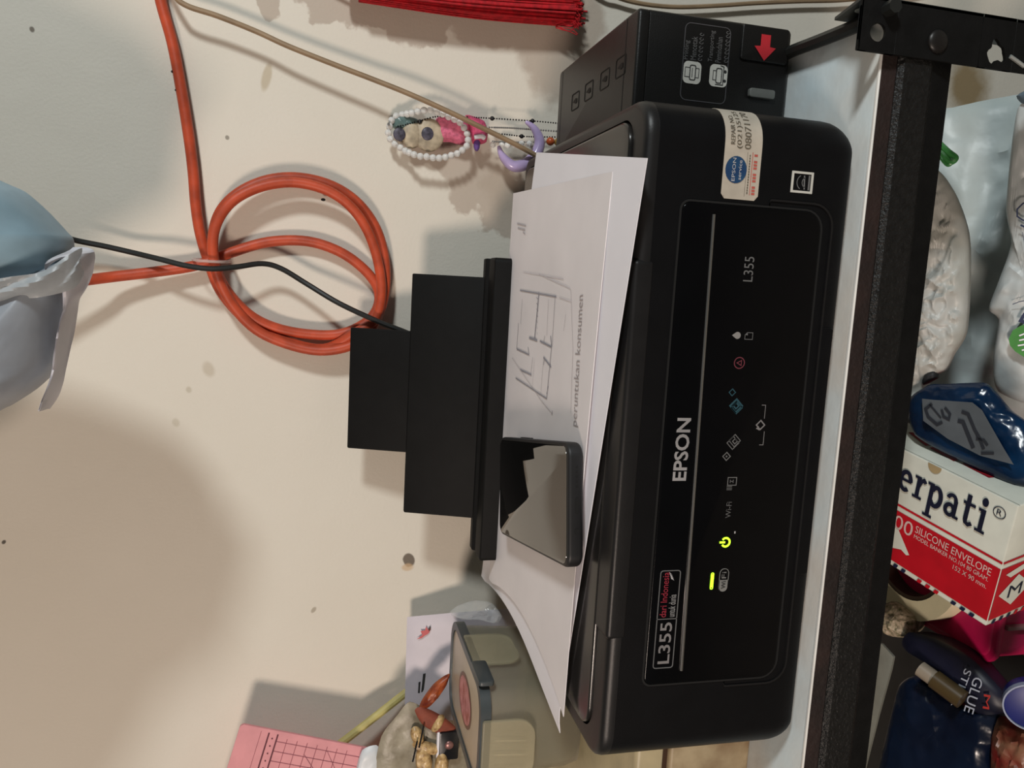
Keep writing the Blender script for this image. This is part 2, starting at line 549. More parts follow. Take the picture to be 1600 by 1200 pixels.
# ------------------------------------------------------------------ steel rack
rack = thing('storage_rack', 'black steel shelving rack with white lined board carrying the printer', 'rack', (0.2, 0.15, -0.9))
X0, X1 = -0.55, 0.462
rbox(X0, 0.4585, -0.004, 0.345, -0.012, 0.0, 0.002, 0.001, 0.001, 3, 2).build('shelf_board', M_LINER, rack)
rbox(X0, 0.4585, -0.0062, -0.004, -0.010, 0.0006, 0.0005, 0.0004, 0.0004, 2, 1).build('board_edge', M_LINEREDGE, rack)['label'] = 'pale front edge of the shelf board'  # front strip paler than the board
# rail: dark rusty upper lip, hammered face, black underside turned back
RX = [X0, 0.4585]


def strip(prof, name, material):
    mb = MB(); n = len(prof)
    V = [(x, y, z) for x in RX for y, z in prof]
    F = [(i, (i + 1) % n, n + (i + 1) % n, n + i) for i in range(n)] + [tuple(range(n)), tuple(range(n, 2 * n))]
    mb.add(V, F)
    return mb.build(name, material, rack, smooth=False)


strip([(-0.0064, -0.0005), (-0.0068, -0.010), (-0.001, -0.010), (-0.001, -0.0005)], 'rusty_lip', M_RUST)['label'] = 'dark rust brown upper edge of the rail'
strip([(-0.0075, -0.010), (-0.0100, -0.013), (-0.0100, -0.031), (-0.0080, -0.034), (-0.001, -0.034), (-0.001, -0.010)], 'front_rail', M_RAIL)
strip([(-0.0080, -0.034), (-0.0046, -0.0495), (-0.001, -0.0495), (-0.001, -0.034)], 'rail_underside', M_RAILDARK)
# upright angle post with punched holes
PY = -0.0125
PX0, PX1 = 0.4305, 0.4605
hole = at(1372, 50, 1, PY); bolt = at(1465, 65, 1, PY); hole2 = at(1557, 82, 1, PY)
ptop = 0.0205


def post_plate(holes, zlo, zhi, x0, x1, y, t):
    """strip of steel from zlo to zhi with real holes, built as bands round each hole"""
    mb = MB()
    zs = zhi
    for (hx, hz, hr, jag) in holes:
        za, zb = hz + 0.012, hz - 0.012
        rbox(x0, x1, y, y + t, za, zs, 0.0003, 0.0002, 0.0002, 1, 1, mb=mb)
        n = 24
        outer = []; inner = []
        for i in range(n):
            a = 2 * math.pi * i / n + math.pi / n
            c, s = math.cos(a), math.sin(a)
            cx, cz = (x0 + x1) / 2, hz
            kx = (x1 - x0) / 2 / abs(c) if abs(c) > 1e-6 else 9; kz = 0.012 / abs(s) if abs(s) > 1e-6 else 9
            kk = min(kx, kz)
            outer.append((cx + c * kk, cz + s * kk))
            rj = hr * (1 + jag * (0.45 * math.sin(3 * a + 1) + 0.3 * math.sin(5 * a)))
            inner.append((hx + c * rj, hz + s * rj))
        # insert exact corners
        for i in range(n):
            pass
        ring(outer, inner, 0, t, T=lambda a, b, c: (a, y + c, b), mb=mb)
        for sx in (x0, x1):
            for sz in (za, zb):
                near = sorted(outer, key=lambda p: (p[0] - sx) ** 2 + (p[1] - sz) ** 2)[:2]
                prism([(sx, sz)] + near, 0, t, T=lambda a, b, c: (a, y + c, b), mb=mb)
        zs = zb
    rbox(x0, x1, y, y + t, zlo, zs, 0.0003, 0.0002, 0.0002, 1, 1, mb=mb)
    return mb


post_plate([(hole[0], hole[2], 0.0052, 0.0), (hole2[0], hole2[2], 0.0062, 0.45)], -0.9, ptop, PX0, PX1, PY, 0.002).build('upright_post', M_RAILDARK, rack, smooth=False)
# side flange of the angle, running back
mb = MB(); prism([(PY, -0.9), (0.026, -0.9), (0.026, 0.012), (PY, ptop)], PX1 - 0.0018, PX1, T=lambda a, b, c: (c, a, b), mb=mb)
fl = mb.build('post_flange', mat('grey_worn_paint', (0.05, 0.055, 0.05), 0.5), rack, smooth=False)
ring(arc(0.0, 0, 0.0042, 0, 345, 15), arc(0, 0, 0.0001, 0, 345, 15), 0, 0.0004, T=lambda a, b, c: (PX1 - 0.0022 - c, 0.004 + a, 0.009 + b)).build('flange_hole', mat('hole_showing_wall', (0.62, 0.62, 0.55), 0.7), fl)
mb = MB(); sphere((bolt[0], PY - 0.0002, bolt[2]), 0.0068, mb, 16, 8, (1, 0.38, 1))
mb.build('bolt_head', mat('black_bolt', (0.016, 0.014, 0.013), 0.4, metal=0.3), rack)
# scratch near the ragged hole
p = [at(1578, 88, 1, PY - 0.0003), at(1588, 95, 1, PY - 0.0003), at(1600, 104, 1, PY - 0.0003)]
tube(p, 0.0012, 6).build('scratch', mat('bare_steel', (0.5, 0.52, 0.5), 0.4, metal=0.5), rack)
for (px, py) in ((-0.54, -0.0125), (-0.54, 0.32), (0.4305, 0.32)):
    rbox(px, px + 0.03, py, py + 0.003, -0.9, 0.0 if py > 0 else ptop, 0.0003, 0.0002, 0.0002, 1, 1).build('upright_post', M_RAILDARK, rack, smooth=False)
LZ = -0.30
rbox(X0, 0.4585, -0.002, 0.335, LZ - 0.012, LZ, 0.002, 0.001, 0.001, 3, 2).build('lower_board', mat('lower_board_shaded', (0.025, 0.025, 0.025), 0.6), rack)  # board colour darkened to stand in for deep shade under the shelf

# ================================================================== printer
XL, W, D, H = -0.007, 0.397, 0.275, 0.140
pr = thing('printer', 'black inkjet printer with side ink tank and lit green power light', 'printer', (0.195, 0.13, 0.0))
body = rbox(XL, W, 0, D, 0.006, H - 0.008, (0.022, 0.022, 0.012, 0.012), 0.0002, 0.014, 8, 6, fy=0.25).build('body', M_BLACK, pr)
for fx in (0.03, W - 0.05):
    for fy in (0.03, D - 0.05):
        rbox(fx, fx + 0.02, fy, fy + 0.02, 0.0, 0.0075, 0.006, 0.0005, 0.0005).build('foot', M_DARK, pr)
# rim round the lid (outer edge filleted)
GI = (0.0060, W - 0.0090, 0.0185, D - 0.01)
mb = MB(); V = []; F = []; n = 8; N = 4 * (n + 1); RO = (0.022, 0.022, 0.012, 0.012)
lay = [(0, H - 0.008), (0, H - 0.005), (0.0008, H - 0.0022), (0.0026, H - 0.0006), (0.0050, H)]
for d, z in lay: V += [(a, b, z) for a, b in rr(XL + d, W - d, d, D - d, tuple(t - d for t in RO), n)]
for d, z in ((0, H), (0, H - 0.0075)): V += [(a, b, z) for a, b in rr(*GI, 0.016, n)]
L = len(lay) + 2
for j in range(L - 1):
    for i in range(N): F.append((j * N + i, j * N + (i + 1) % N, (j + 1) * N + (i + 1) % N, (j + 1) * N + i))
mb.add(V, F).build('top_rim', M_RIM, pr)
q = 0.0014
rbox(GI[0] + q, GI[1] - q, GI[2] + q, GI[3] - q, H - 0.007, H + 0.0022, 0.015, 0.0016, 0.0002, 8, 4).build('scanner_lid', M_LID, pr)
# hand grip lip along the front of the lid
rbox(0.078, 0.306, -0.0006, 0.0215, H - 0.010, H + 0.0018, (0.003, 0.003, 0.002, 0.002), 0.0030, 0.001, 5, 5).build('lid_grip', M_RIM, pr)


def FT(y0):
    return lambda a, b, c=0: (a, y0 - c, b)


F0 = FT(0.0)


def fp(x, y, y0=0.0):
    p = at(x, y, 1, y0); return (p[0], p[2])


# front panel: recess frame, gloss upper strip, gloss control strip
PX = (0.0465, 0.3415); PZ = (0.0235, 0.1165)
ring(rr(PX[0], PX[1], PZ[0], PZ[1], (0.012, 0.012, 0.006, 0.006)), rr(PX[0] + .0012, PX[1] - .0012, PZ[0] + .0012, PZ[1] - .0012, (0.0108, 0.0108, 0.005, 0.005)), -0.001, 0.0007, T=F0).build('panel_frame', M_DARK, pr)
pan = rbox(PX[0] + .0014, PX[1] - .0014, PZ[0] + .0014, PZ[1] - .0014, -0.002, 0.0012, (0.0108, 0.0108, 0.005, 0.005), 0.0007, 0.0001, 6, 3, T=F0).build('control_panel', M_GLOSS, pr)
P1 = FT(-0.0012)


def PP(x, y): return fp(x, y, -0.0012)


# second, lower contour of the paper tray recess
ring(rr(PX[0] - 0.004, PX[1] + 0.004, 0.0165, 0.06, (0.014, 0.014, 0.001, 0.001)), rr(PX[0] - 0.0028, PX[1] + 0.0028, 0.0177, 0.06, (0.013, 0.013, 0.001, 0.001)), -0.001, 0.0008, T=F0).build('tray_outline', M_RIM, pr)
tray = rbox(0.115, 0.272, 0.0085, 0.0175, -0.003, 0.0006, (0.002, 0.002, 0.001, 0.001), 0.0006, 0.0002, 4, 3, T=F0).build('output_tray', M_BLACK, pr)
# silver trim
a = PP(1064, 1047); b = PP(1115, 335)
mb = MB(); zs = 0.0925
tube([(a[0], -0.0015, a[1]), (0.195, -0.0015, (a[1] + b[1]) / 2), (b[0], -0.0015, b[1])], 0.00105, 8, 10).build('silver_trim', M_SILVER, pan)
# lettering on the panel
e0 = PP(1068, 751); e1 = PP(1068, 653); ez = (PP(1076, 700)[1], PP(1054, 702)[1])
text('EPSON', e0[0], ez[0], e1[0], ez[1], P1, bold=0.022).build('brand_lettering', mat('silver_print', (0.30, 0.29, 0.29), 0.4), pan)['label'] = 'silver block lettering'
e0 = PP(1170, 440); e1 = PP(1170, 401); ez = (PP(1177, 420)[1], PP(1162, 420)[1])
text('L355', e0[0], ez[0], e1[0], ez[1], P1).build('model_lettering', M_GREYPRINT, pan)
# label at the left: frame, L355, slogan
fz0, fz1 = PP(1058, 960)[1], PP(1026, 965)[1]
fx0, fx1 = PP(1035, 1044)[0], PP(1045, 891)[0]; fxm = PP(1040, 967)[0]
lb = ring(rr(fx0, fx1, fz0, fz1, 0.0018, 3), rr(fx0 + .0005, fx1 - .0005, fz0 + .0005, fz1 - .0005, 0.0014, 3), 0, 0.0003, T=P1)
ribbon([(fxm, fz0), (fxm, fz1)], 0.0005, P1, mb=lb, h=0.0003)
lb.build('model_badge', M_GREYPRINT, pan)
text('L355', fx0 + 0.0030, fz0 + 0.0028, fxm - 0.0022, fz1 - 0.0028, P1, bold=0.012).build('badge_lettering', mat('badge_grey', (0.20, 0.19, 0.19), 0.5), pan)
zm = (fz0 + fz1) / 2
text('dari Indonesia', fxm + 0.0012, zm + 0.0008, fx1 - 0.0012, fz1 - 0.0016, P1).build('red_lettering', mat('slogan_red', (0.30, 0.02, 0.04), 0.5), pan)['label'] = 'red slogan lettering'
text('untuk dunia', fxm + 0.0012, fz0 + 0.0018, fxm + 0.0155, zm - 0.0004, P1).build('slogan_lettering', mat('slogan_grey', (0.26, 0.26, 0.26), 0.5), pan)
mb = MB(); cx = fx1 - 0.0065; cz = zm - 0.0012
for k in range(5):
    poly([(cx + k * .0009, cz - .0016 + .0004 * k), (cx + .0018 + k * .0009, cz + .0002 + .0005 * k), (cx + .0012 + k * .0009, cz + .0008 + .0003 * k)], P1, 0.0003, mb)
mb.build('bird_mark', M_WHITEPRINT, pan)
# icons
w_ = 0.00035
mb = MB(); c = PP(1151, 524)
poly([(c[0], c[1] + 0.0032)] + arc(c[0], c[1] - 0.0004, 0.0021, 40, -220, 12), P1, 0.0003, mb)
mb.build('ink_icon', mat('pale_print', (0.28, 0.27, 0.26), 0.5), pan)
mb = MB(); c = PP(1170, 525)
ribbon([(c[0] - .002, c[1] - .0024), (c[0] + .002, c[1] - .0024), (c[0] + .002, c[1] + .0012), (c[0] + .0006, c[1] + .0026), (c[0] - .002, c[1] + .0026)], w_, P1, True, mb=mb)
poly([(c[0] + .002, c[1] + .0012), (c[0] + .0006, c[1] + .0026), (c[0] + .0004, c[1] + .0008)], P1, 0.0003, mb)
mb.build('paper_icon', M_GREYPRINT, pan)
mb = MB(); c = PP(1155, 567)
ribbon(arc(c[0], c[1], 0.0033, 0, 345, 22), 0.0006, P1, True, mb=mb)
ribbon([(c[0] - .0015, c[1] - .0013), (c[0] + .0015, c[1] - .0013), (c[0], c[1] + .0016)], 0.0005, P1, True, mb=mb)
mb.build('cancel_icon', M_REDPRINT, pan)


def diamond(c, s, mb, wd=w_, rx=1.0):
    ribbon([(c[0] - s * rx, c[1]), (c[0], c[1] - s), (c[0] + s * rx, c[1]), (c[0], c[1] + s)], wd, P1, True, mb=mb)


mb = MB(); c = PP(1144, 613); diamond(c, 0.0021, mb, 0.0006)
c = PP(1150, 634); diamond(c, 0.0040, mb, 0.0011); diamond((c[0], c[1]), 0.0018, mb, 0.0009)
diamond((c[0] - .0012, c[1] - .0006), 0.0036, mb, 0.0006)
mb.build('colour_copy_icon', M_TEALPRINT, pan)
mb = MB(); c = PP(1145, 692); diamond(c, 0.0040, mb, 0.0005); diamond((c[0] + .0014, c[1] - .0010), 0.0038, mb, 0.0005); diamond((c[0] + .0010, c[1] - .0012), 0.0016, mb, 0.0006)
c = PP(1135, 713); diamond(c, 0.0025, mb, 0.0006); disc(c[0], c[1], 0.0006, 0.0006, P1, mb=mb)
mb.build('mono_copy_icon', M_GREYPRINT, pan)
mb = MB(); c = PP(1188, 664); diamond(c, 0.0028, mb, 0.0008)
poly([(c[0] - .0022, c[1] + .0030), (c[0] - .0034, c[1] + .0004), (c[0] - .0006, c[1] + .0012)], P1, 0.0003, mb)
for s in (1, -1):
    q0 = PP(1194, 664 - s * 10); q1 = PP(1196, 664 - s * 31); q2 = PP(1188, 664 - s * 31)
    ribbon([q0, (q1[0], q0[1]), (q1[0], q0[1] + 0.0026)], 0.0004, P1, mb=mb)
mb.build('copy_hint_icon', mat('mid_print', (0.20, 0.19, 0.19), 0.5), pan)
mb = MB(); c = PP(1143, 752)
ribbon([(c[0] - .0024, c[1] - .0032), (c[0] + .0024, c[1] - .0032), (c[0] + .0024, c[1] + .0026), (c[0] - .0024, c[1] + .0026)], 0.0005, P1, True, mb=mb)
ribbon([(c[0] - .001, c[1] + .001), (c[0] + .001, c[1] + .001)], 0.0004, P1, mb=mb); ribbon([(c[0] - .001, c[1] - .001), (c[0] + .001, c[1] - .001)], 0.0004, P1, mb=mb); ribbon([(c[0], c[1] + .001), (c[0], c[1] - .001)], 0.0004, P1, mb=mb)
for k in range(3): ribbon([(c[0] - .0052 + k * .001, c[1] - .0006), (c[0] - .0052 + k * .001, c[1] + .003)], 0.0004, P1, mb=mb)
mb.build('network_icon', M_GREYPRINT, pan)
q0 = PP(1138, 809); q1 = PP(1138, 784); qz = (PP(1142, 797)[1], PP(1134, 797)[1])
text('Wi-Fi', q0[0], qz[0], q1[0], qz[1], P1).build('wireless_lettering', mat('wifi_grey', (0.11, 0.11, 0.11), 0.5), pan)
# lit power sign
c = PP(1132, 847)
mb = MB(); ribbon(arc(c[0], c[1] - 0.0006, 0.0027, 125, 415, 20), 0.0013, P1, mb=mb, h=0.0004)
ribbon([(c[0], c[1] - 0.0002), (c[0], c[1] + 0.0036)], 0.0013, P1, mb=mb, h=0.0005)
mb.build('power_light', M_GREENLED, pan)['label'] = 'glowing green power sign'
a = PP(1111, 920); b = PP(1113, 895)
mb = MB(); ribbon(rr(a[0], b[0], (a[1] + b[1]) / 2 - .0008, (a[1] + b[1]) / 2 + .0008, .0007, 3), 0.0006, P1, True, mb=mb, h=0.0004)
ribbon([(a[0] + .001, (a[1] + b[1]) / 2), (b[0] - .0008, (a[1] + b[1]) / 2)], 0.0016, P1, mb=mb, h=0.0004)
mb.build('wireless_light', M_GREENLED, pan)['label'] = 'glowing green bar'
a = PP(1130, 925); b = PP(1131, 888); zc = (a[1] + b[1]) / 2; hw = 0.0032
mb = MB(); ring(rr(a[0], b[0], zc - hw, zc + hw, 0.0031, 5), rr(a[0] + .0004, b[0] - .0004, zc - hw + .0004, zc + hw - .0004, 0.0027, 5), 0, 0.0003, T=P1, mb=mb)
xm = a[0] + (b[0] - a[0]) * 0.52
poly(rr(a[0], xm, zc - hw, zc + hw, (0.0031, 0.0006, 0.0006, 0.0031), 5), P1, 0.0003, mb)
text('Fi', xm + 0.001, zc - 0.0014, b[0] - 0.0022, zc + 0.0016, P1, 0.0003, mb)
mb.build('wireless_badge', mat('badge_print', (0.22, 0.22, 0.21), 0.5), pan)
text('Wi', a[0] + 0.0024, zc - 0.0014, xm - 0.0008, zc + 0.0016, P1, 0.0006).build('badge_text', M_INK, pan)
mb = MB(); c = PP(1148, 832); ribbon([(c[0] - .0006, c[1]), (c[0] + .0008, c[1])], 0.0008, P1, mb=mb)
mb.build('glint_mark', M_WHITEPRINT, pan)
# energy mark, square
mb = MB(); a = fp(1254, 302); b = fp(1252, 268); zc = (a[1] + b[1]) / 2
ring(rr(a[0], b[0], zc - .0072, zc + .0072, 0.0002, 2), rr(a[0] + .0013, b[0] - .0013, zc - .0058, zc + .0058, 0.0001, 2), 0, 0.0004, T=F0, mb=mb)
es = mb.build('energy_sticker', M_ICONWHITE, pr)
mb = MB(); cx = (a[0] + b[0]) / 2
ribbon(arc(cx, zc - .001, .0044, 30, 150, 10), .0005, F0, mb=mb); ribbon(arc(cx, zc - .003, .003, 20, 160, 10), .0005, F0, mb=mb)
ribbon([(cx - .004, zc - .0018), (cx + .004, zc - .0012)], .0009, F0, mb=mb)
ribbon([(cx - .0042, zc - .0046), (cx + .0042, zc - .0046)], .0011, F0, mb=mb)
mb.build('energy_mark', M_GREYPRINT, es)
# service sticker wrapping round the right-hand corner of the body
outl = []
xx = 0.3445
pth = [(0.336, 0.0)]
for k in range(9):
    a = math.radians(270 + 90 * k / 8)
    pth.append((W - 0.022 + 0.022 * math.cos(a), 0.022 + 0.022 * math.sin(a)))
SL = [0]
for i in range(1, len(pth)): SL.append(SL[-1] + math.hypot(pth[i][0] - pth[i - 1][0], pth[i][1] - pth[i - 1][1]))


def corner(s, z, h):
    s = min(max(s, 0), SL[-1] - 1e-6)
    for i in range(len(pth) - 1):
        if s <= SL[i + 1]:
            t = (s - SL[i]) / (SL[i + 1] - SL[i])
            x = pth[i][0] + (pth[i + 1][0] - pth[i][0]) * t; y = pth[i][1] + (pth[i + 1][1] - pth[i][1]) * t
            break
    nx, ny = (0, -1) if s <= SL[1] else ((x - (W - 0.022)) / 0.022, (y - 0.022) / 0.022)
    return (x + nx * h, y + ny * h, z)


s0 = fp(1155, 312)[0] - 0.336; sz0, sz1 = fp(1186, 280)[1], fp(1128, 280)[1]
CT = lambda a, b, c=0: corner(s0 + a, sz0 + b, c + 0.0004)
SW, SH = SL[-1] - s0 - 0.002, sz1 - sz0
mb = MB(); nx = 24
V = []; F = []
for i in range(nx + 1):
    e = 0.0022 if i in (0,) else 0.0
    for zz in (e, SH - e):
        V.append(CT(SW * i / nx, zz)); V.append(CT(SW * i / nx, zz, -0.0003))
for i in range(nx):
    a = i * 4
    F += [(a, a + 4, a + 6, a + 2), (a + 1, a + 3, a + 7, a + 5), (a, a + 1, a + 5, a + 4), (a + 2, a + 6, a + 7, a + 3)]
F += [(0, 2, 3, 1), (nx * 4, nx * 4 + 1, nx * 4 + 3, nx * 4 + 2)]
st = mb.add(V, F).build('service_sticker', M_STICKER, pr); st['label'] = 'cream service sticker wrapped round the corner'
dx, dy = 0.0165, SH * 0.66
disc(dx, dy, 0.0076, 0.0068, CT, 0.0003, 24).build('blue_emblem', M_BLUEDISC, st)
mb = MB(); text('EPSON', dx - .0065, dy + .0005, dx + .0065, dy + .0026, CT, 0.0005, mb); text('service', dx - .0055, dy - .0034, dx + .0055, dy - .0014, CT, 0.0005, mb)
mb.build('emblem_lettering', M_WHITEPRINT, st)
mb = MB(); cx0 = 0.0285
text('REPAIR NO.', cx0 + .0020, SH * .74, cx0 + .021, SH * .86, CT, 0.0003, mb)
text('(021)5125', cx0, SH * .53, cx0 + .026, SH * .69, CT, 0.0003, mb)
text('08071170', cx0, SH * .31, cx0 + .026, SH * .48, CT, 0.0003, mb)
ribbon([(0.0012, .0016), (SW - .001, .0016)], .0002, CT, mb=mb); ribbon([(0.0012, SH - .0016), (SW - .001, SH - .0016)], .0002, CT, mb=mb)
ribbon([(0.002, SH * .38), (0.027, SH * .38)], .0002, CT, mb=mb)
for k in range(15): ribbon([(.0035 + k * .0015, SH * .31), (.0045 + k * .0015, SH * .31)], .0007, CT, mb=mb)
mb.build('sticker_print', M_INKBROWN, st)
mb = MB(); ribbon([(0.003, SH * .24), (0.027, SH * .24)], .0004, CT, mb=mb)
for k in range(13):
    if k % 4 != 3: ribbon([(.0032 + k * .0018, SH * .15), (.0044 + k * .0018, SH * .15)], .0022, CT, mb=mb)
mb.build('red_print', M_REDINK, st)

# ---- ink tank on the right-hand side
TY = 0.085; TX1 = 0.4715; TZ = 0.1165
tank = rbox(W + 0.0005, TX1, TY, 0.262, 0.003, TZ - 0.008, (0.002, 0.004, 0.004, 0.002), 0.0003, 0.004, 4, 3).build('ink_tank', M_TANK, pr)
tl = rbox(W + 0.0005, TX1, TY, 0.262, TZ - 0.0076, TZ, (0.002, 0.004, 0.004, 0.002), 0.0022, 0.0004, 4, 4).build('tank_lid', M_TANK, pr)
M_EMB = mat('embossed_black', (0.004, 0.0038, 0.0036), 0.6, spec=0.2)
TT = lambda a, b, c=0: (a, b, TZ + c)
for yy in (TY + 0.020, 0.252): ribbon([(W + .002, yy), (TX1 - .002, yy)], 0.0009, TT, h=0.0002).build('lid_seam', M_DARK, tl)
for k, (px, py) in enumerate(((970, 104), (945, 124), (920, 142), (899, 158))):
    c = at(px, py, 2, TZ); mb = MB()
    ring(rr(c[0] - .0068, c[0] + .0068, c[1] - .0095, c[1] + .0095, .002, 3), rr(c[0] - .006, c[0] + .006, c[1] - .0087, c[1] + .0087, .0016, 3), 0, 0.0003, T=TT, mb=mb)
    poly([(c[0] + a * .6, c[1] + b) for a, b in ((0, .006), (.0036, -.001), (.0026, -.0045), (-.0026, -.0045), (-.0036, -.001))], TT, 0.0003, mb)
    mb.build('drop_emblem', M_EMB, tl)
TF = FT(TY)


def tp(x, y): return fp(x, y, TY)


mb = MB(); a = tp(1138, 160); b = tp(1068, 38)
x0, x1 = tp(1100, 160)[0], tp(1100, 38)[0]; z0, z1 = tp(1138, 100)[1], tp(1066, 100)[1]
ring(rr(x0, x1, z0, z1, 0.004, 4), rr(x0 + .0005, x1 - .0005, z0 + .0005, z1 - .0005, 0.0036, 4), 0, 0.0003, T=TF, mb=mb)
mb.build('label_frame', M_DIMPRINT, tank)
for (xa, ya, xb, yb) in ((1067, 131, 1095, 96), (1108, 136, 1136, 101)):
    x0, x1 = tp((xa + xb) / 2, ya)[0], tp((xa + xb) / 2, yb)[0]; z0, z1 = tp(xb, (ya + yb) / 2)[1], tp(xa, (ya + yb) / 2)[1]
    mb = MB(); poly(rr(x0, x1, z0, z1, 0.0032, 4), TF, 0.0004, mb)
    ic = mb.build('pictogram_label', M_ICONWHITE, tank)
    mb = MB(); cx, cz = (x0 + x1) / 2, (z0 + z1) / 2; ww = 0.0005
    T5 = FT(TY - 0.0003)
    ring(rr(cx - .005, cx + .005, cz - .0026, cz + .002, .0012, 3), rr(cx - .0044, cx + .0044, cz - .002, cz + .0014, .0009, 3), 0, .0003, T=T5, mb=mb)
    if xa < 1100:
        ribbon([(cx - .003, cz + .002), (cx - .003, cz + .0052), (cx + .003, cz + .0052), (cx + .003, cz + .002)], ww, T5, mb=mb)
        ribbon([(cx - .003, cz - .0026), (cx - .003, cz - .0048), (cx + .003, cz - .0048), (cx + .003, cz - .0026)], ww, T5, mb=mb)
        ribbon([(cx - .003, cz), (cx + .003, cz)], ww, T5, mb=mb)
    else:
        ribbon([(cx - .003, cz + .002), (cx - .003, cz + .004), (cx + .003, cz + .004), (cx + .003, cz + .002)], ww, T5, mb=mb)
        ribbon([(cx - .0058, cz + .002), (cx - .0058, cz - .0036), (cx + .006, cz - .0036), (cx + .0066, cz - .001)], ww * 1.4, T5, mb=mb)
        disc(cx - .003, cz - .0048, .0011, .0011, T5, mb=mb); disc(cx + .003, cz - .0048, .0011, .0011, T5, mb=mb)
    mb.build('pictogram', M_INK, ic)
mb = MB()
for (xc, ya, yb, s) in ((1073, 93, 63, 'Printing'), (1084, 94, 57, 'Mencetak'), (1112, 97, 48, 'Transporting'), (1123, 98, 58, 'Pemindahan')):
    x0, x1 = tp(xc, ya)[0], tp(xc, yb)[0]; z = tp(xc, (ya + yb) / 2)[1]
    text(s, x0, z - .0021, x1, z + .0021, TF, .0003, mb)
for (xc, ya, yb) in ((1095, 95, 55), (1136, 98, 48)):
    x0, x1 = tp(xc, ya)[0], tp(xc, yb)[0]; z = tp(xc, (ya + yb) / 2)[1]
    k = 0; x = x0
    while x < x1:
        ribbon(arc(x + .0008, z, .0008, 0, 300, 6, .0014), .0004, TF, mb=mb); x += .0024 + .0005 * (k % 2); k += 1
mb.build('tank_lettering', mat('tank_print', (0.10, 0.10, 0.10), 0.6), tank)
c = tp(1193, 75); s = 0.0085
mb = MB(); poly([(c[0] - s * 1.05, c[1]), (c[0] - s * .0, c[1] + s * .95), (c[0] + s * .05, c[1] + s * .42), (c[0] + s * .95, c[1] + s * .42), (c[0] + s * .95, c[1] - s * .42), (c[0] + s * .05, c[1] - s * .42), (c[0], c[1] - s * .95)][::-1], FT(TY - 0.0018), 0.0004, mb)
# raised lock block that carries the arrow
rbox(tp(1190, 98)[0], TX1 - 0.0015, tp(1232, 60)[1], tp(1158, 60)[1], -0.001, 0.0016, 0.002, 0.001, 0.0002, 4, 3, T=TF).build('lock_block', M_TANK, tank)
ar = mb.build('red_arrow', M_REDARROW, tank); ar['label'] = 'red arrow sticker'
c0 = tp(1188, 155); c1 = tp(1188, 140)
zz = (tp(1208, 148)[1], tp(1168, 148)[1])
rbox(c0[0], c1[0], zz[0], zz[1], -0.001, 0.003, 0.0018, 0.0008, 0.0002, 4, 3, T=TF).build('transport_lever', M_LEVER, tank)

# ---- rear paper support, three telescoping leaves leaning back
sup = rbox(0.040, 0.309, 0.238, 0.262, H - 0.012, 0.1705, 0.004, 0.002, 0.001, 4, 3)
base = sup.build('feeder_base', M_SUPPORT, pr)


def leaf(x0, x1, zb, yb, zt, yt, th, name, material):
    mb = MB()
    dy = (yt - yb) / (zt - zb)
    rbox(x0, x1, zb, zt, 0, th, 0.0012, 0.0006, 0.0006, 3, 2, T=lambda a, b, c: (a, yb + (b - zb) * dy + c, b), mb=mb)
    return mb.build(name, material, pr)


leaf(0.0405, 0.3085, 0.134, 0.246, 0.1722, 0.268, 0.010, 'support_leaf', M_SUPPORT)
leaf(0.0700, 0.2918, 0.145, 0.262, 0.2335, 0.293, 0.004, 'support_leaf', M_SUPPORT)
leaf(0.1262, 0.2395, 0.150, 0.270, 0.2860, 0.316, 0.003, 'support_leaf', M_SUPPORT)
# ================================================================== papers on the printer
def paper(name, corners, droop, material, label, lift, edgecurl=0.0, nu=40, nv=16, wob=0.0):
    FL, FR, BR, BL = [np.array(c, float) for c in corners]

    def f(u, v):
        p = (FL * (1 - u) + FR * u) * (1 - v) + (BL * (1 - u) + BR * u) * v
        p = p.copy()
        p[0] += 0.020 * max(0.0, 1 - u * 2.5) ** 2 * math.sin(math.pi * min(1, v * 1.05)) ** 0.8
        s = max(0.0, 0.0 - p[0])
        p[2] -= droop * s * s * 9.0
        p[0] += droop * s * s * 1.4
        p[2] += lift + wob * math.sin(u * 7 + v * 3) * (0.3 + v) + edgecurl * (1 - v) ** 3 * math.sin(u * math.pi)
        return p
    o = sheet(f, nu, nv, 0.0005).build(name, material, smooth=True, angle=60)
    tag(o, label, 'paper')
    return o, f


pf = lambda x, y, z=0.147: at(x, y, 2, z)


def proj(P):
    d = np.asarray(P, float) - CAM
    z = d @ _f
    return np.array([800 - FPX * (d @ UP) / z, 600 - FPX * (d @ RT) / z])


def flat(p, z): return np.array([p[0], p[1], z])


FLc = pf(868, 1147, 0.1450)
paper('paper_sheet', [FLc, pf(1011, 247, 0.1460), pf(838, 238, 0.1535), pf(752, 900, 0.1545)], 0.5, M_PAPER,
      'plain white sheet lying lowest on the printer lid, square right corner jutting out', 0.0)
FL2 = pf(880, 1120, 0.1482)
_, trace = paper('drawing_sheet', [FL2, pf(957, 268, 0.1478), pf(802, 302, 0.1558), pf(764, 905, 0.1562)], 0.5, M_TRACE,
                 'creased greyish tracing sheet with a pencil house plan under the phone', 0.0, edgecurl=0.0010)
drawing = bpy.data.objects['drawing_sheet']


def uv_of(px, py):
    u, v = 0.5, 0.5
    for _ in range(12):
        p = proj(trace(u, v)); e = np.array([px, py]) - p
        J = np.stack([(proj(trace(u + 1e-4, v)) - p) / 1e-4, (proj(trace(u, v + 1e-4)) - p) / 1e-4], 1)
        d = np.linalg.solve(J, e); u += d[0]; v += d[1]
    return u * 0.33, v * 0.21


TS = lambda a, b, c=0: trace(a / 0.33, b / 0.21) + np.array([0, 0, 0.0003 + c])
cr = lambda X, Y: uv_of(780 + X / 2.857, 300 + Y / 2.857)
mb = MB(); mf = MB()


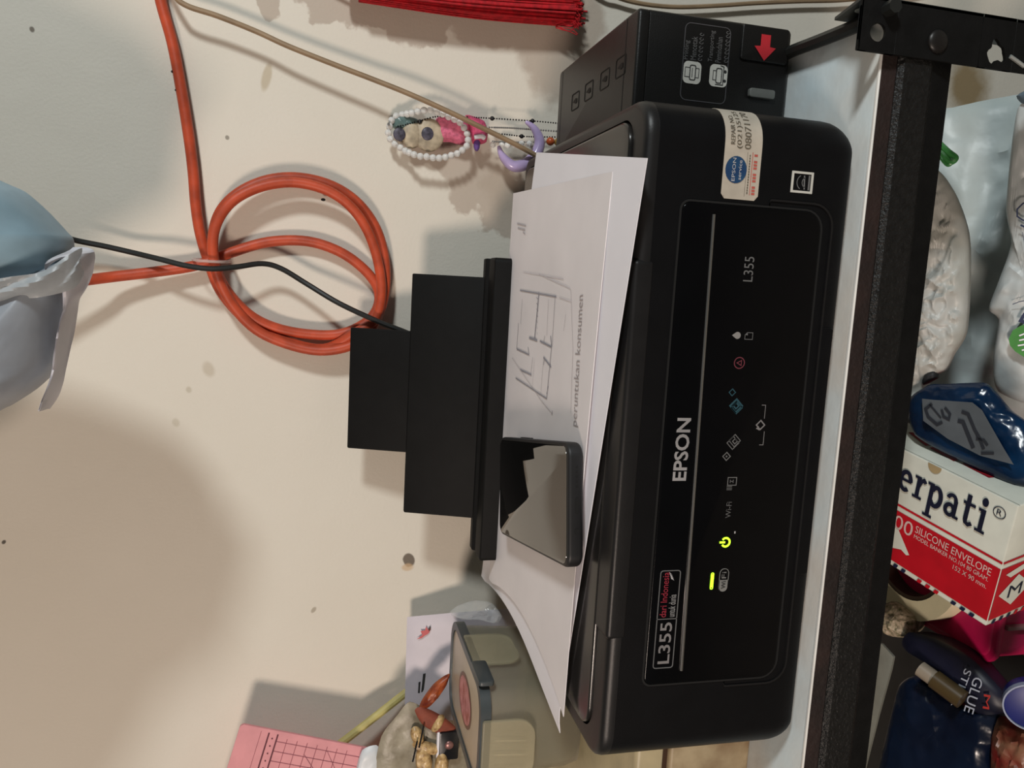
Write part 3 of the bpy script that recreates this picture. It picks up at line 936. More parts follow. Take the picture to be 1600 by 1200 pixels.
def stroke(pts, wd, faint=False):
    q = [cr(*p) for p in pts]
    d = []
    for a, b in zip(q[:-1], q[1:]):
        for k in range(4): d.append((a[0] + (b[0] - a[0]) * k / 4, a[1] + (b[1] - a[1]) * k / 4))
    d.append(q[-1]); ribbon(d, wd * .72, TS, mb=mf if faint else mb)


stroke([(95, 438), (258, 467)], .0012); stroke([(180, 447), (160, 655)], .0022); stroke([(252, 465), (238, 690)], .0008)
stroke([(136, 650), (172, 662)], .0022); stroke([(184, 665), (236, 692)], .0016); stroke([(88, 585), (80, 700)], .001)
stroke([(80, 700), (135, 726), (131, 692)], .0014); stroke([(236, 690), (214, 922), (76, 830)], .0012); stroke([(95, 792), (146, 816)], .0014)
stroke([(152, 738), (142, 820)], .0007); stroke([(200, 738), (234, 782)], .0016); stroke([(206, 740), (200, 772)], .001); stroke([(214, 902), (222, 866)], .001)
stroke([(232, 642), (236, 690)], .0016); stroke([(206, 642), (200, 676)], .0008); stroke([(105, 478), (98, 590)], .0006)
stroke([(110, 357), (290, 388)], .0006, True); stroke([(180, 366), (280, 412), (320, 430)], .0006, True); stroke([(322, 430), (332, 700), (322, 985)], .0006, True)
stroke([(270, 470), (322, 488)], .0006, True); stroke([(300, 545), (290, 620)], .0006, True); stroke([(60, 740), (190, 930), (240, 990)], .0006, True)
stroke([(200, 740), (188, 900)], .0006, True); stroke([(222, 480), (215, 640)], .0006, True); stroke([(160, 740), (150, 880)], .0006, True)
stroke([(240, 975), (236, 992)], .0012, True); stroke([(70, 1100), (80, 1120)], .0008, True)
for k in range(7): stroke([(168 + k * 0.6, 470 + k * 26), (178 - k, 480 + k * 26)], .0006)
stroke([(82, 140), (122, 150)], .0012, True); stroke([(85, 160), (118, 168)], .0012, True); stroke([(108, 178), (118, 186)], .0012, True)
mb.build('plan_lines', M_PLANINK, drawing); mf.build('faint_lines', M_PLANINK2, drawing)
a = cr(354, 1050); b = cr(384, 458); mb = MB()
V, F = text_mesh('peruntukan konsumen', -0.004); ar_ = np.array(V); lo = ar_.min(0); hi = ar_.max(0)
ang = math.atan2(b[1] - a[1], b[0] - a[0]); ll = math.hypot(b[0] - a[0], b[1] - a[1]); hh = 0.0120
mb.add([((a[0] + (p[0] - lo[0]) / (hi[0] - lo[0]) * ll * math.cos(ang) - (p[1] - lo[1]) / (hi[1] - lo[1]) * hh * math.sin(ang)),
         (a[1] + (p[0] - lo[0]) / (hi[0] - lo[0]) * ll * math.sin(ang) + (p[1] - lo[1]) / (hi[1] - lo[1]) * hh * math.cos(ang)), 0) for p in V], F, TS)
mb.build('plan_lettering', mat('pale_lettering', (0.36, 0.32, 0.32), 0.8), drawing)

# ------------------------------------------------------------------ phone
pc = np.array([[0.1249, 0.0285, 0.1591], [0.2039, 0.0434, 0.1597], [0.1501, 0.1953, 0.1658], [0.0724, 0.1813, 0.1653]])
ph_c = pc.mean(0) + np.array([0, 0, 0.0012])
ex = (pc[1] + pc[2] - pc[0] - pc[3]); ex /= np.linalg.norm(ex)
ey = (pc[2] + pc[3] - pc[0] - pc[1]); ey -= ex * (ex @ ey); ey /= np.linalg.norm(ey); ez = np.cross(ex, ey)
PT = lambda a, b, c=0: ph_c + ex * a + ey * b + ez * c
phone = thing('phone', 'black phone in a rubber case lying face up on the papers', 'phone', tuple(ph_c - ez * 0.0105))
hw, hl = 0.0395, 0.082
rbox(-hw, hw, -hl, hl, -0.0105, 0.0, 0.009, 0.0022, 0.003, 6, 4, T=PT).build('case', M_PHONE, phone)
rbox(-hw + .0022, hw - .0022, -hl + .0028, hl - .0026, -0.001, 0.0003, 0.007, 0.0002, 0.0001, 6, 2, T=PT).build('screen', M_SCREEN, phone)
PE = lambda a, b, c=0: PT(a, -hl - c, b)
rbox(-0.005, 0.005, -0.0070, -0.0042, -0.001, 0.0002, 0.0013, 0.0001, 0.0001, 4, 1, T=PE).build('charging_port', M_DARK, phone)
for k in range(5): disc(0.012 + k * .003, -0.0056, .0008, .0008, PE, 0.0002, 8).build('speaker_hole', M_DARK, phone)
disc(-0.016, -0.0056, .0018, .0018, PE, 0.0002, 12).build('headphone_hole', M_DARK, phone)
PS = lambda a, b, c=0: PT(hw + c, a, b)
rbox(0.010, 0.035, -0.0065, -0.0035, -0.001, 0.0008, 0.0012, 0.0004, 0.0001, 3, 2, T=PS).build('side_button', M_PHONE, phone)

# ================================================================== cables on the wall
Wp = lambda x, y, d=0.008: at(x, y, 1, WY - d)
red = []
for x, y, d in ((-520, 600, .04), (-260, 520, .05), (-60, 470, .06), (0, 458, .055), (60, 447, .045), (140, 437, .03), (180, 432, .02), (240, 425, .014), (290, 418, .012), (322, 410, .012), (360, 395, .010), (420, 378, .008), (480, 377, .008), (530, 393, .009),
                (568, 420, .010), (590, 450, .012), (590, 480, .014), (570, 505, .014), (530, 522, .012), (480, 522, .011), (430, 512, .012), (390, 492, .014),
                (355, 455, .016), (336, 415, .018), (333, 370, .018), (345, 330, .018), (375, 300, .016), (420, 281, .014), (470, 278, .012), (520, 291, .012),
                (560, 318, .012), (588, 358, .012), (601, 405, .013), (602, 450, .016), (594, 485, .020), (575, 520, .022), (545, 541, .022), (500, 548, .020), (450, 538, .018), (400, 515, .018),
                (362, 475, .020), (340, 430, .024), (332, 385, .026), (340, 345, .026), (366, 312, .026), (410, 291, .024), (460, 285, .022), (510, 297, .022), (548, 323, .022),
                (575, 362, .022), (591, 410, .022), (596, 460, .024), (585, 500, .024), (555, 520, .022), (505, 545, .012), (440, 530, .010), (385, 500, .010), (345, 455, .010),
                (325, 405, .010), (313, 365, .010), (306, 320, .009), (302, 270, .008), (296, 220, .008), (285, 150, .008), (270, 70, .008), (252, 5, .008), (236, -70, .008), (205, -220, .008), (150, -420, .008), (60, -700, .008)):
    red.append(Wp(x, y, d))
c_ = tube(red, 0.0048, 12, 6).build('red_cable', M_RED_CABLE); tag(c_, 'orange-red rubber cable looped into a coil on the wall', 'cable')
# sticky dirt specks on the red cable
for x, y in ((262, 58), (271, 112), (277, 141), (505, 312), (562, 328)):
    sphere(Wp(x, y, 0.009), 0.0014, None, 6, 4, (1, 1, 1.6)).build('dirt_speck', M_DARK, c_)
mb = MB(); tie = []
for k in range(16):
    a = 2 * math.pi * k / 16
    c0 = Wp(331, 407, 0.018)
    tie.append(c0 + np.array([0.0035 * math.sin(a) * 0.3, 0.019 * math.sin(a), 0]) + np.array([0.0, 0, 0.016]) * math.cos(a))
tube(tie, 0.0013, 6, mb=mb, closed=True, raw=True)
t_ = mb.build('cable_tie', M_TIE); tag(t_, 'thin clear tie gathering the red coil', 'tie')
br = [Wp(*p) for p in ((-60, -520, .012), (120, -260, .016), (225, -90, .020), (268, -14, .022), (290, 8, .022), (340, 25, .022), (400, 49, .022), (450, 72, .024), (520, 100, .026), (580, 123, .028), (640, 147, .032), (700, 174, .034), (760, 203, .034), (810, 228, .034), (850, 250, .033))]
c_ = tube(br, 0.0024, 8, 6).build('brown_cable', M_BROWN_CABLE); tag(c_, 'thin brown cable sloping down past the purple moon charm', 'cable')
br = [Wp(*p) for p in ((600, -330, .01), (760, -150, .01), (920, -28, .01), (965, -4, .008), (1010, 7, .008), (1060, 11, .008), (1120, 9, .008), (1180, 5, .008), (1250, 2, .008), (1320, 0, .008), (1400, -10, .008), (1520, -40, .008), (1700, -120, .008))]
c_ = tube(br, 0.0022, 8, 6).build('brown_cable', M_BROWN_CABLE); tag(c_, 'short brown cable on the wall above the ink tank and post', 'cable')
bk = [Wp(*p) for p in ((-520, 180, .04), (-260, 270, .045), (-60, 330, .05), (20, 350, .045), (85, 366, .034), (120, 376, .024), (160, 384, .022), (200, 393, .022), (250, 405, .030), (290, 415, .034), (330, 420, .036), (370, 417, .032), (410, 412, .026), (440, 420, .024), (480, 444, .026), (530, 474, .034), (590, 502, .036), (650, 527, .036), (690, 560, .03), (800, 600, .03))]
c_ = tube(bk, lambda t: 0.0030 if t < .12 else 0.0025, 8, 6).build('black_cable', M_BLACK_CABLE); tag(c_, 'thin black cable crossing in front of the red coil', 'cable')
c_ = tube([at(1222, 88, 2, .0046), at(1240, 79, 2, .0046), at(1290, 60, 2, .0046), at(1345, 37, 2, .0046), at(1400, 8, 2, .0046)], 0.0042, 8, 6).build('power_cord', M_BLACK_CABLE); tag(c_, 'thick black cord running from the ink tank behind the steel post', 'cable')

# ------------------------------------------------------------------ red tassel
random.seed(3)
ts = thing('red_tassel', 'bright red yarn tassel hanging at the right top of the wall', 'tassel', tuple(Wp(800, 0, 0.02)))
mb = MB()
for k in range(230):
    t = random.random(); d = random.random()
    y0 = -50 + t * 50 + random.gauss(0, 3); y1 = -42 + t * 84 + random.gauss(0, 2)
    dep = 0.006 + 0.028 * (1 - (2 * t - 1) ** 2) ** .5 * d
    xe = 905 + random.gauss(0, 5) - 4 * d
    p0 = Wp(560, y0, dep); p1 = Wp(740, (y0 + y1) / 2 + 8 * (t - .2), dep + .003); p2 = Wp(xe, y1, dep)
    tube([p0, p1, p2], 0.0010, 4, 5, mb=mb)
fr = mb.build('fringe', M_TASSEL, ts); fr['kind'] = 'stuff'
mb = MB()
for k in range(40):
    y1 = random.uniform(-10, 44)
    tube([Wp(868, y1, .02), Wp(892, y1 + random.gauss(0, 6), .024), Wp(900 + random.uniform(-4, 10), y1 + random.gauss(2, 8), .03)], 0.0005, 4, 4, mb=mb)
mb.build('loose_threads', M_TASSEL, fr)
tube([Wp(540, -30, .02), Wp(565, -24, .022)], 0.012, 12, 4).build('tassel_head', M_TASSEL, ts)
tube([Wp(545, -29, .02), Wp(490, -40, .010), Wp(440, -50, -.002)], 0.0018, 8, 5).build('hanging_cord', M_TASSEL, ts)

# ------------------------------------------------------------------ hanging charms
bl = thing('bead_bracelet', 'loop of clear round beads hanging on the wall around the pink charm', 'bracelet', tuple(Wp(612, 200, .01)))
loop = [(612, 188), (618, 182), (630, 179), (642, 177), (655, 174), (668, 172), (681, 174), (694, 179), (706, 185), (716, 189), (723, 197), (729, 206), (731, 216), (731, 226), (725, 231), (719, 238), (707, 242), (694, 246), (681, 247), (668, 245), (655, 244), (643, 240), (632, 235), (622, 228), (613, 222), (608, 213), (607, 204)]
pth_ = smooth_path([Wp(x, y, .024 if 640 < x < 735 else .016) for x, y in loop + loop[:1]], 10)
cum = [0]
for i in range(1, len(pth_)): cum.append(cum[-1] + np.linalg.norm(pth_[i] - pth_[i - 1]))
nb = 33; proto = None
for k in range(nb):
    sk = cum[-1] * k / nb; i = max(j for j in range(len(cum)) if cum[j] <= sk); i = min(i, len(pth_) - 2)
    p = pth_[i] + (pth_[i + 1] - pth_[i]) * ((sk - cum[i]) / (cum[i + 1] - cum[i]))
    if proto is None:
        proto = sphere((0, 0, 0), 0.0033, None, 14, 9).build('bead', M_PEARL, loc=(0, 0, 0)); b_ = proto
    else:
        b_ = proto.copy(); COL.objects.link(b_)
    b_.parent = bl; b_.location = Vector(p - ORG[bl.name])
tube(pth_[:-1], 0.0004, 5, mb=None, closed=True, raw=True).build('thread', M_CHAINSIL, bl)

pk = thing('plush_charm', 'pink plush charm with two dark-eyed cream discs hanging by the bracelet', 'charm', tuple(Wp(700, 205, .015)))
pil = lambda pts, dep, fr_, bk_, wr_, ws_, sd: pillow([Wp(x, y, dep) for x, y in pts], (0.1, -1, 0.1), fr_, bk_, wr_, ws_, 8, 3, 0.4, None, sd)
pil([(681, 186), (694, 180), (712, 182), (730, 186), (734, 205), (731, 222), (722, 227), (702, 222), (684, 221), (681, 205)], .012, .009, .006, .0016, 90, 1).build('body', M_PINK, pk)
pil([(727, 180), (742, 183), (757, 190), (762, 205), (760, 222), (748, 226), (738, 224), (735, 205)], .012, .010, .006, .001, 80, 4).build('bow', M_PINK2, pk)
mb = MB(); tube([Wp(741, 214, .024), Wp(752, 213, .0245), Wp(757, 216, .0235)], .0022, 8, 5, mb=mb); mb.build('white_band', M_PAPER, pk)
mb = MB(); sphere(Wp(745, 226, .016), .004, mb, 10, 6, (1.6, 1, .8)); mb.build('violet_bead', mat('violet', hexl(110, 80, 150), 0.4), pk)
for (cx, cy, rx, ry, ix, iy) in ((670, 211, .0145, .0155, 668, 209), (644, 211, .010, .0125, 624, 210)):
    c = Wp(cx, cy, .017)
    mb = MB(); sphere(c, 1.0, mb, 18, 10, (ry, .0035, rx)); e_ = mb.build('cream_disc', M_CREAM, pk)
    c2 = Wp(ix, iy, .0202); mb = MB(); sphere(c2, 1.0, mb, 14, 8, (.0062, .0011, .0058)); mb.build('dark_eye', M_IRIS, e_)
pil([(612, 186), (628, 182), (648, 184), (660, 193), (655, 200), (640, 202), (625, 205), (612, 198)], .012, .007, .005, .002, 120, 7).build('teal_bead', M_TEALBEAD, pk)
# lilac moon
mb = MB(); mo = [(816, 191), (828, 197), (838, 208), (841, 220), (836, 234), (826, 245), (812, 254), (799, 253), (787, 245), (780, 233), (778, 224)]
mo = [(843, 192), (838, 190), (836, 196), (845, 212), (848, 228), (842, 246), (832, 256), (818, 262), (806, 262), (793, 254), (784, 243), (779, 230)]
mo = [(821, 190), (832, 198), (840, 210), (843, 224), (838, 240), (828, 252), (814, 259), (801, 259), (790, 250), (783, 240), (779, 228)]
c_ = tube([Wp(x, y, .022) for x, y in mo], lambda t: 0.0012 + 0.0048 * math.sin(math.pi * min(1, max(0, t))) ** .8, 12, 6).build('moon_charm', M_LILAC)
tag(c_, 'lilac plastic crescent moon charm between the pink plush and the papers', 'charm')
for x, y in ((803, 226), (815, 224), (827, 224)): sphere(Wp(x, y, .028), .0028, None, 8, 6).build('clear_stone', M_PEARL, c_)
# beaded chains
ch = thing('beaded_chain', 'thin black beaded chain strands hanging behind the lilac moon', 'chain', tuple(Wp(800, 190, .01)))
mb = MB()
for pts, big in (([(622, 198), (652, 190), (684, 182), (730, 183), (769, 185), (832, 189), (885, 194)], ((656, 190), (769, 185), (832, 189))),
                 ([(745, 206), (790, 210), (816, 213), (850, 214), (885, 214)], ((815, 213), (875, 216)))):
    P = smooth_path([Wp(x, y, .019) for x, y in pts], 30)
    last = None
    for p in P:
        if last is None or np.linalg.norm(p - last) > 0.0021:
            sphere(p, .00085, mb, 6, 4); last = p
    for x, y in big: sphere(Wp(x, y, .019), .0022, None, 10, 6).build('round_bead', M_CHAINBLK, ch)
o = mb.build('small_beads', M_CHAINBLK, ch); o['kind'] = 'stuff'
mb = MB()
for pts in ([(765, 199), (800, 200), (840, 203), (885, 206)], [(770, 221), (790, 222), (830, 222), (885, 220)]):
    P = smooth_path([Wp(x, y, .015) for x, y in pts], 26); last = None
    for i, p in enumerate(P):
        if last is None or np.linalg.norm(p - last) > 0.0016:
            sphere(p, .0010, mb, 6, 4); last = p
o = mb.build('grey_links', M_CHAINSIL, ch); o['kind'] = 'stuff'
for x, y in ((770, 226), (784, 227), (793, 227), (848, 221)): sphere(Wp(x, y, .021), .0030, None, 10, 6).build('clear_bead', M_PEARL, ch)
mb = MB(); sphere(Wp(860, 221, .021), .0042, mb, 10, 6); mb.build('orange_bead', M_ORANGEBEAD, ch)
mb = MB(); sphere(Wp(872, 222, .021), .0040, mb, 10, 6); mb.build('gold_bead', M_GOLD, ch)
# nail carrying the charms
mb = MB(); a = Wp(606, 200, 0.0); tube([a + np.array([0, .004, 0]), a + np.array([0, -.022, .001])], 0.0012, 8, 3, mb=mb)
o = mb.build('nail', M_CHAINSIL); tag(o, 'small nail in the wall at the top of the bead bracelet', 'nail')

# ------------------------------------------------------------------ hanging blue plastic bag (unseen part above the frame widened to shade the wall)
BY = 0.15
bp_ = lambda x, y, d=BY: at(x, y, 1, d)
bag = thing('plastic_bag', 'translucent bluish plastic bag with white hem hanging at the top of the wall', 'bag', tuple(bp_(120, 430)))
M_BAGBLUE = mat('blue_bag_film', hexl(142, 168, 182), 0.4, 0.15, 25, 0.15, 45, col2=hexl(126, 150, 162), alpha=0.97)
M_BAGGREY = mat('grey_bag_film', hexl(150, 156, 164), 0.4, 0.12, 25, 0.15, 40, col2=hexl(130, 136, 144), alpha=0.97)
M_BAGWHITE = mat('white_bag_film', hexl(206, 204, 210), 0.4, 0.06, 25, 0.1, 40)
pillow([bp_(x, y) for x, y in ((-420, 160), (-200, 190), (0, 282), (40, 300), (75, 330), (105, 362), (116, 378), (110, 430), (60, 455), (0, 480), (-200, 520), (-420, 560))],
       (0, -1, 0), .05, .045, .004, 22, 12, 4, 0.6, None, 3).build('blue_content', M_BAGBLUE, bag)
pillow([bp_(x, y, BY - .006) for x, y in ((-420, 480), (-100, 455), (20, 434), (70, 418), (112, 400), (118, 430), (114, 470), (106, 520), (96, 570), (60, 606), (20, 632), (0, 642), (-70, 690), (-150, 860), (-230, 1000), (-420, 1040))],
       (0, -1, 0), .05, .03, .004, 18, 12, 4, 0.6, None, 9).build('grey_content', M_BAGGREY, bag)
hemL = [(70, 422), (96, 405), (100, 440), (98, 480), (92, 530), (80, 580), (70, 634)]
hemR = [(112, 386), (146, 390), (143, 420), (134, 452), (120, 478), (110, 540), (97, 604), (74, 640)]
SLm, SRm = smooth_path([bp_(x, y, BY - .030) for x, y in hemL], 6), smooth_path([bp_(x, y, BY - .012) for x, y in hemR], 6)


def hem(u, v):
    a = SLm[min(int(v * (len(SLm) - 1)), len(SLm) - 1)]; b = SRm[min(int(v * (len(SRm) - 1)), len(SRm) - 1)]
    p = a * (1 - u) + b * u
    p[1] -= .012 * math.sin(math.pi * min(1, u * 1.2)) + .003 * math.sin(v * 19 + u * 5)
    return p


sheet(hem, 8, 34, 0.0006).build('white_hem', M_BAGWHITE, bag)
bandU = smooth_path([bp_(x, y, BY - .052) for x, y in ((-90, 452), (-30, 440), (20, 432), (62, 424), (100, 398), (114, 386))], 6)
bandL = smooth_path([bp_(x, y, BY - .044) for x, y in ((-90, 492), (-30, 476), (20, 468), (64, 464), (104, 452), (118, 430))], 6)


def band(u, v):
    k = min(int(v * (len(bandU) - 1)), len(bandU) - 1)
    p = bandU[k] * (1 - u) + bandL[k] * u
    p[1] += .016 * max(0, v - .55) / .45 - .004 * math.sin(math.pi * u) + .002 * math.sin(u * 9 + v * 13)
    return p


sheet(band, 8, 30, 0.0005).build('film_band', mat('milky_film', hexl(176, 182, 186), 0.4, 0.1, 40, 0.1, 60, alpha=0.75), bag)

# ================================================================== left end of the shelf
C_BOX = mat('stained_cream_plastic', hexl(196, 182, 150), 0.5, 0.3, 25, 0.1, 80, col2=hexl(120, 92, 60))
cb = thing('cream_case', 'stained cream plastic case between the printer left side and frame edge', 'case', (-0.16, 0.17, 0.0))
rbox(-0.30, -0.018, 0.055, 0.336, 0.0, 0.064, 0.008, 0.003, 0.003).build('case_body', C_BOX, cb)
rbox(-0.304, -0.014, 0.051, 0.340, 0.071, 0.092, 0.010, 0.004, 0.002).build('case_lid', mat('cream_lid', hexl(205, 194, 158), 0.45, 0.1, 40), cb)
rbox(-0.296, -0.022, 0.059, 0.332, 0.062, 0.073, 0.006, 0.0005, 0.0005).build('lid_gap', mat('brown_gap', hexl(70, 48, 30), 0.7), cb)

fb = thing('food_container', 'clear plastic food container with grey-rimmed snap lid and picture label', 'container', (-0.077, 0.22, 0.0925))
CX0, CX1, CY0, CY1, CZ0, CZ1 = -0.120, -0.034, 0.148, 0.290, 0.0925, 0.1755
M_CLEAR = mat('cloudy_clear_plastic', (0.40, 0.375, 0.29), 0.22, 0.05, 30, trans=0.55, ior=1.15, alpha=0.62)
mb = MB()
V = []; F = []; n = 8; N = 4 * (n + 1)
prof = [(0.012, CZ0 + 0.0005), (0.006, CZ0 + 0.003), (0.004, CZ0 + 0.012), (0.0, CZ1), (0.002, CZ1), (0.006, CZ0 + 0.013), (0.009, CZ0 + 0.004), (0.014, CZ0 + 0.002)]
for d, z in prof: V += [(a, b, z) for a, b in rr(CX0 + d, CX1 - d, CY0 + d, CY1 - d, 0.024 - d * .6, n)]
for j in range(len(prof) - 1):
    for i in range(N): F.append((j * N + i, j * N + (i + 1) % N, (j + 1) * N + (i + 1) % N, (j + 1) * N + i))
F.append(tuple(range(N))); F.append(tuple(range((len(prof) - 1) * N, len(prof) * N)))
mb.add(V, F).build('tub', M_CLEAR, fb)
M_LIDGREY = mat('grey_seal', hexl(66, 72, 74), 0.4, 0.1, 40)
ring(rr(CX0 - .003, CX1 + .003, CY0 - .003, CY1 + .003, .026, 8), rr(CX0 + .004, CX1 - .004, CY0 + .004, CY1 - .004, .020, 8), CZ1 - .001, CZ1 + .0075).build('lid_rim', M_LIDGREY, fb)
ld = rbox(CX0 + .004, CX1 - .004, CY0 + .004, CY1 - .004, CZ1 + .002, CZ1 + .0062, 0.020, 0.0006, 0.0006).build('lid', mat('milky_lid', hexl(176, 160, 138), 0.3, 0.08, 30), fb)
TL = lambda a, b, c=0: (a, b, CZ1 + .0063 + c)
lc = np.array([-0.066, 0.212, 0])
mb = MB(); disc(lc[0] - .012, lc[1] + .004, .022, .030, TL, .0002, 24, mb); pl_ = mb.build('picture_label', mat('label_brown', hexl(120, 84, 70), 0.4), ld)
mb = MB(); disc(lc[0] - .012, lc[1] + .004, .019, .026, TL, .0004, 24, mb); mb.build('picture', mat('label_pink', hexl(196, 132, 132), 0.4, 0.3, 120, col2=hexl(140, 60, 50)), pl_)
# snap latches: one on the right flank, one on the near side
M_LATCH = mat('clear_latch', hexl(186, 176, 146), 0.25, 0.06, 30, alpha=0.42)
LT = lambda a, b, c=0: (CX1 + .003 + c, a, b)
rbox(0.185, 0.240, CZ1 - .036, CZ1 + .006, 0, .0025, (0.014, 0.014, .002, .002), .001, .0002, 6, 3, T=LT).build('latch', M_LATCH, fb)
LT2 = lambda a, b, c=0: (a, CY0 - .003 - c, b)
lt = rbox(CX0 + .010, CX1 - .022, CZ1 - .038, CZ1 + .006, 0, .0025, (0.016, 0.016, .002, .002), .001, .0002, 6, 3, T=LT2).build('latch', M_LATCH, fb)
for k in range(3): ribbon([(CX1 - .040 - k * .012, CZ1 - .030), (CX1 - .038 - k * .012, CZ1 - .004)], .0016, LT2, h=.0029).build('latch_rib', M_LATCH, lt)
rbox(0.152, 0.188, CZ1 - .004, CZ1 + .009, 0, .004, .003, .001, .0002, 4, 2, T=LT).build('seal_tab', M_LIDGREY, fb)

# ------------------------------------------------------------------ things leaning on the wall behind the container
QY = 0.318
qp = lambda x, y, d=QY: at(x, y, 1, d)
wp = thing('white_packet', 'shiny white packet with a small red bird mark leaning on the wall', 'packet', tuple(qp(720, 1040, .325)))
pillow([qp(x, y, d) for x, y, d in ((636, 964, .338), (634, 1040, .336), (632, 1118, .334), (700, 1125, .325), (800, 1130, .318), (812, 1030, .318), (806, 950, .318), (700, 958, .326))],
       (0.1, -1, 0.2), .003, .003, .0010, 60, 8, 4, 0.7, None, 2, False).build('pouch', mat('glossy_white_film', hexl(196, 190, 198), 0.5, 0.05, 30), wp)
_pa, _pb, _pc = qp(636, 964, .338), qp(806, 950, .318), qp(800, 1130, .318)
_pn = np.cross(_pb - _pa, _pc - _pa); _pn /= np.linalg.norm(_pn); _pn = _pn if _pn[1] < 0 else -_pn
PKp = lambda a, b, c=0: on(a, b, _pa + _pn * .0056, _pn)
mb = MB(); poly([(651, 999), (660, 992), (657, 986), (664, 985), (666, 979), (669, 984), (673, 981), (671, 988), (668, 991), (664, 993), (659, 997)], PKp, 0, mb)
mb.build('bird_mark', M_REDARROW, wp)['label'] = 'small red bird mark'
mb = MB(); poly([(669, 982), (673, 978), (673, 984), (670, 987)], PKp, 0, mb); mb.build('bird_wing', M_INK, wp)
mb = MB(); poly([(661, 1053), (665, 1052), (662, 1081), (658, 1082)], PKp, 0, mb); mb.build('print_line', M_INK, wp)
mb = MB(); poly([(654, 1066), (657, 1065), (656, 1083), (653, 1083)], PKp, 0, mb); mb.build('print_line', M_INK, wp)
c_ = tube([qp(500, 1186, .322), qp(545, 1152, .325), qp(590, 1117, .330), qp(640, 1078, .342), qp(690, 1040, .346)], 0.0042, 10, 5).build('yellow_stick', mat('yellowish_wood', hexl(200, 188, 120), 0.5, 0.15, 60))
tag(c_, 'pale yellow stick slanting between the pink mat and white packet', 'stick')
# pink cutting mat
cm = thing('cutting_mat', 'pink cutting mat with dark ruled grid standing against the wall', 'mat', tuple(qp(500, 1240, .315)))
a0, a1, a3 = qp(376, 1131, .312), qp(574, 1169, .306), qp(300, 1330, .306)
mx = (a1 - a0); my = (a3 - a0); lx, ly = np.linalg.norm(mx), np.linalg.norm(my); mx /= lx; my -= mx * (my @ mx); ly = np.linalg.norm(my); my /= ly
mz = np.cross(mx, my); mz = mz if mz[1] < 0 else -mz
MTt = lambda a, b, c=0: a0 + mx * a + my * b + mz * c
rbox(0, lx + 0.10, 0, ly, -0.003, 0.0, 0.004, 0.0004, 0.0004, 4, 2, T=MTt).build('mat_board', mat('pink_vinyl', hexl(216, 146, 150), 0.6, 0.06, 60), cm)


def mi(x, y):
    p = on(x, y, a0, mz) - a0; return (p @ mx, p @ my)


mb = MB(); 
o1 = mi(428, 1150)
dl = np.array(mi(436, 1147)) * 0
g0 = np.array(mi(433, 1152)); 
for k in range(8): ribbon([(g0[0] + k * .0098, g0[1]), (g0[0] + k * .0098, ly - .01)], .0006, MTt, mb=mb, h=.0003)
for k in range(9): ribbon([(g0[0], g0[1] + .004 + k * .0098), (lx + .06, g0[1] + .004 + k * .0098)], .0006, MTt, mb=mb, h=.0003)
ribbon([(g0[0] - .016, g0[1] - .003), (g0[0] - .016, ly - .01)], .0004, MTt, mb=mb, h=.0003)
ribbon([(g0[0] + .03, g0[1] + .012), (g0[0] + .075, g0[1] + .055)], .0006, MTt, mb=mb, h=.0003)
ribbon([(g0[0] + .05, g0[1] + .004), (g0[0] + .075, g0[1] + .036)], .0005, MTt, mb=mb, h=.0003)
mb.build('grid_lines', mat('mat_line', hexl(150, 84, 96), 0.7), cm)
mb = MB()
for dx in (0, -.0085): ribbon([(g0[0] + dx, g0[1] - .003), (g0[0] + dx, ly - .01)], .0014, MTt, mb=mb, h=.0004)
for k in range(10): disc(g0[0] - .0042, g0[1] + .002 + k * .0075, .0008, .0008, MTt, .0004, 8, mb)
mb.build('ruler_scale', mat('mat_dark', hexl(96, 44, 56), 0.7), cm)
c_ = pillow([qp(x, y, .298) for x, y in ((566, 1172), (588, 1164), (596, 1180), (590, 1230), (560, 1240), (556, 1205))], (0, -1, .2), .006, .006, .001, 60, 6, 4, .5).build('white_piece', mat('white_plastic', hexl(214, 218, 222), 0.4, 0.05, 60))
tag(c_, 'small white crumpled piece beside the lower corner of the pink mat', 'wrapper')  # unidentified white piece near the mat
# open pouch of hair things
hp = pillow([qp(x, y, .294) for x, y in ((596, 1150), (620, 1118), (640, 1096), (668, 1110), (700, 1135), (724, 1165), (745, 1240), (740, 1330), (590, 1330), (585, 1210))],
            (0, -1, 0.1), .004, .006, .003, 60, 10, 4, 0.7, None, 4).build('clear_pouch', mat('hazy_film', hexl(170, 162, 142), 0.4, 0.2, 40, 0.2, 80, col2=hexl(112, 102, 84), alpha=0.85))
tag(hp, 'crumpled hazy plastic pouch below the white packet holding hair clips', 'pouch')
c_ = pillow([qp(x, y, .288) for x, y in ((703, 1053), (694, 1056), (678, 1068), (664, 1086), (655, 1104), (668, 1106), (684, 1090), (690, 1082), (698, 1070))], (0, -1, .1), .005, .003, .002, 110, 6, 4, .7, None, 1).build('orange_ribbon', mat('orange_satin', hexl(160, 78, 36), 0.4, 0.4, 140, col2=hexl(96, 32, 20)))
tag(c_, 'shiny orange ribbon piece in front of the white packet', 'ribbon')
c_ = pillow([qp(x, y, .286) for x, y in ((648, 1110), (660, 1104), (690, 1118), (714, 1138), (706, 1146), (684, 1146), (660, 1132))], (0, -1, .1), .004, .003, .0008, 80, 6, 4, .5).build('brown_cloth', mat('rust_brown_cloth', hexl(134, 66, 48), 0.7, 0.15, 120))
tag(c_, 'rust brown folded cloth between the orange ribbon and black square', 'cloth')
sq = thing('snap_case', 'small black square case with round metal stud in the hair things', 'case', tuple(qp(712, 1162, .300)))
s0_ = qp(701, 1163, .284)
ST_ = lambda a, b, c=0: s0_ + np.array([a, -c, b])
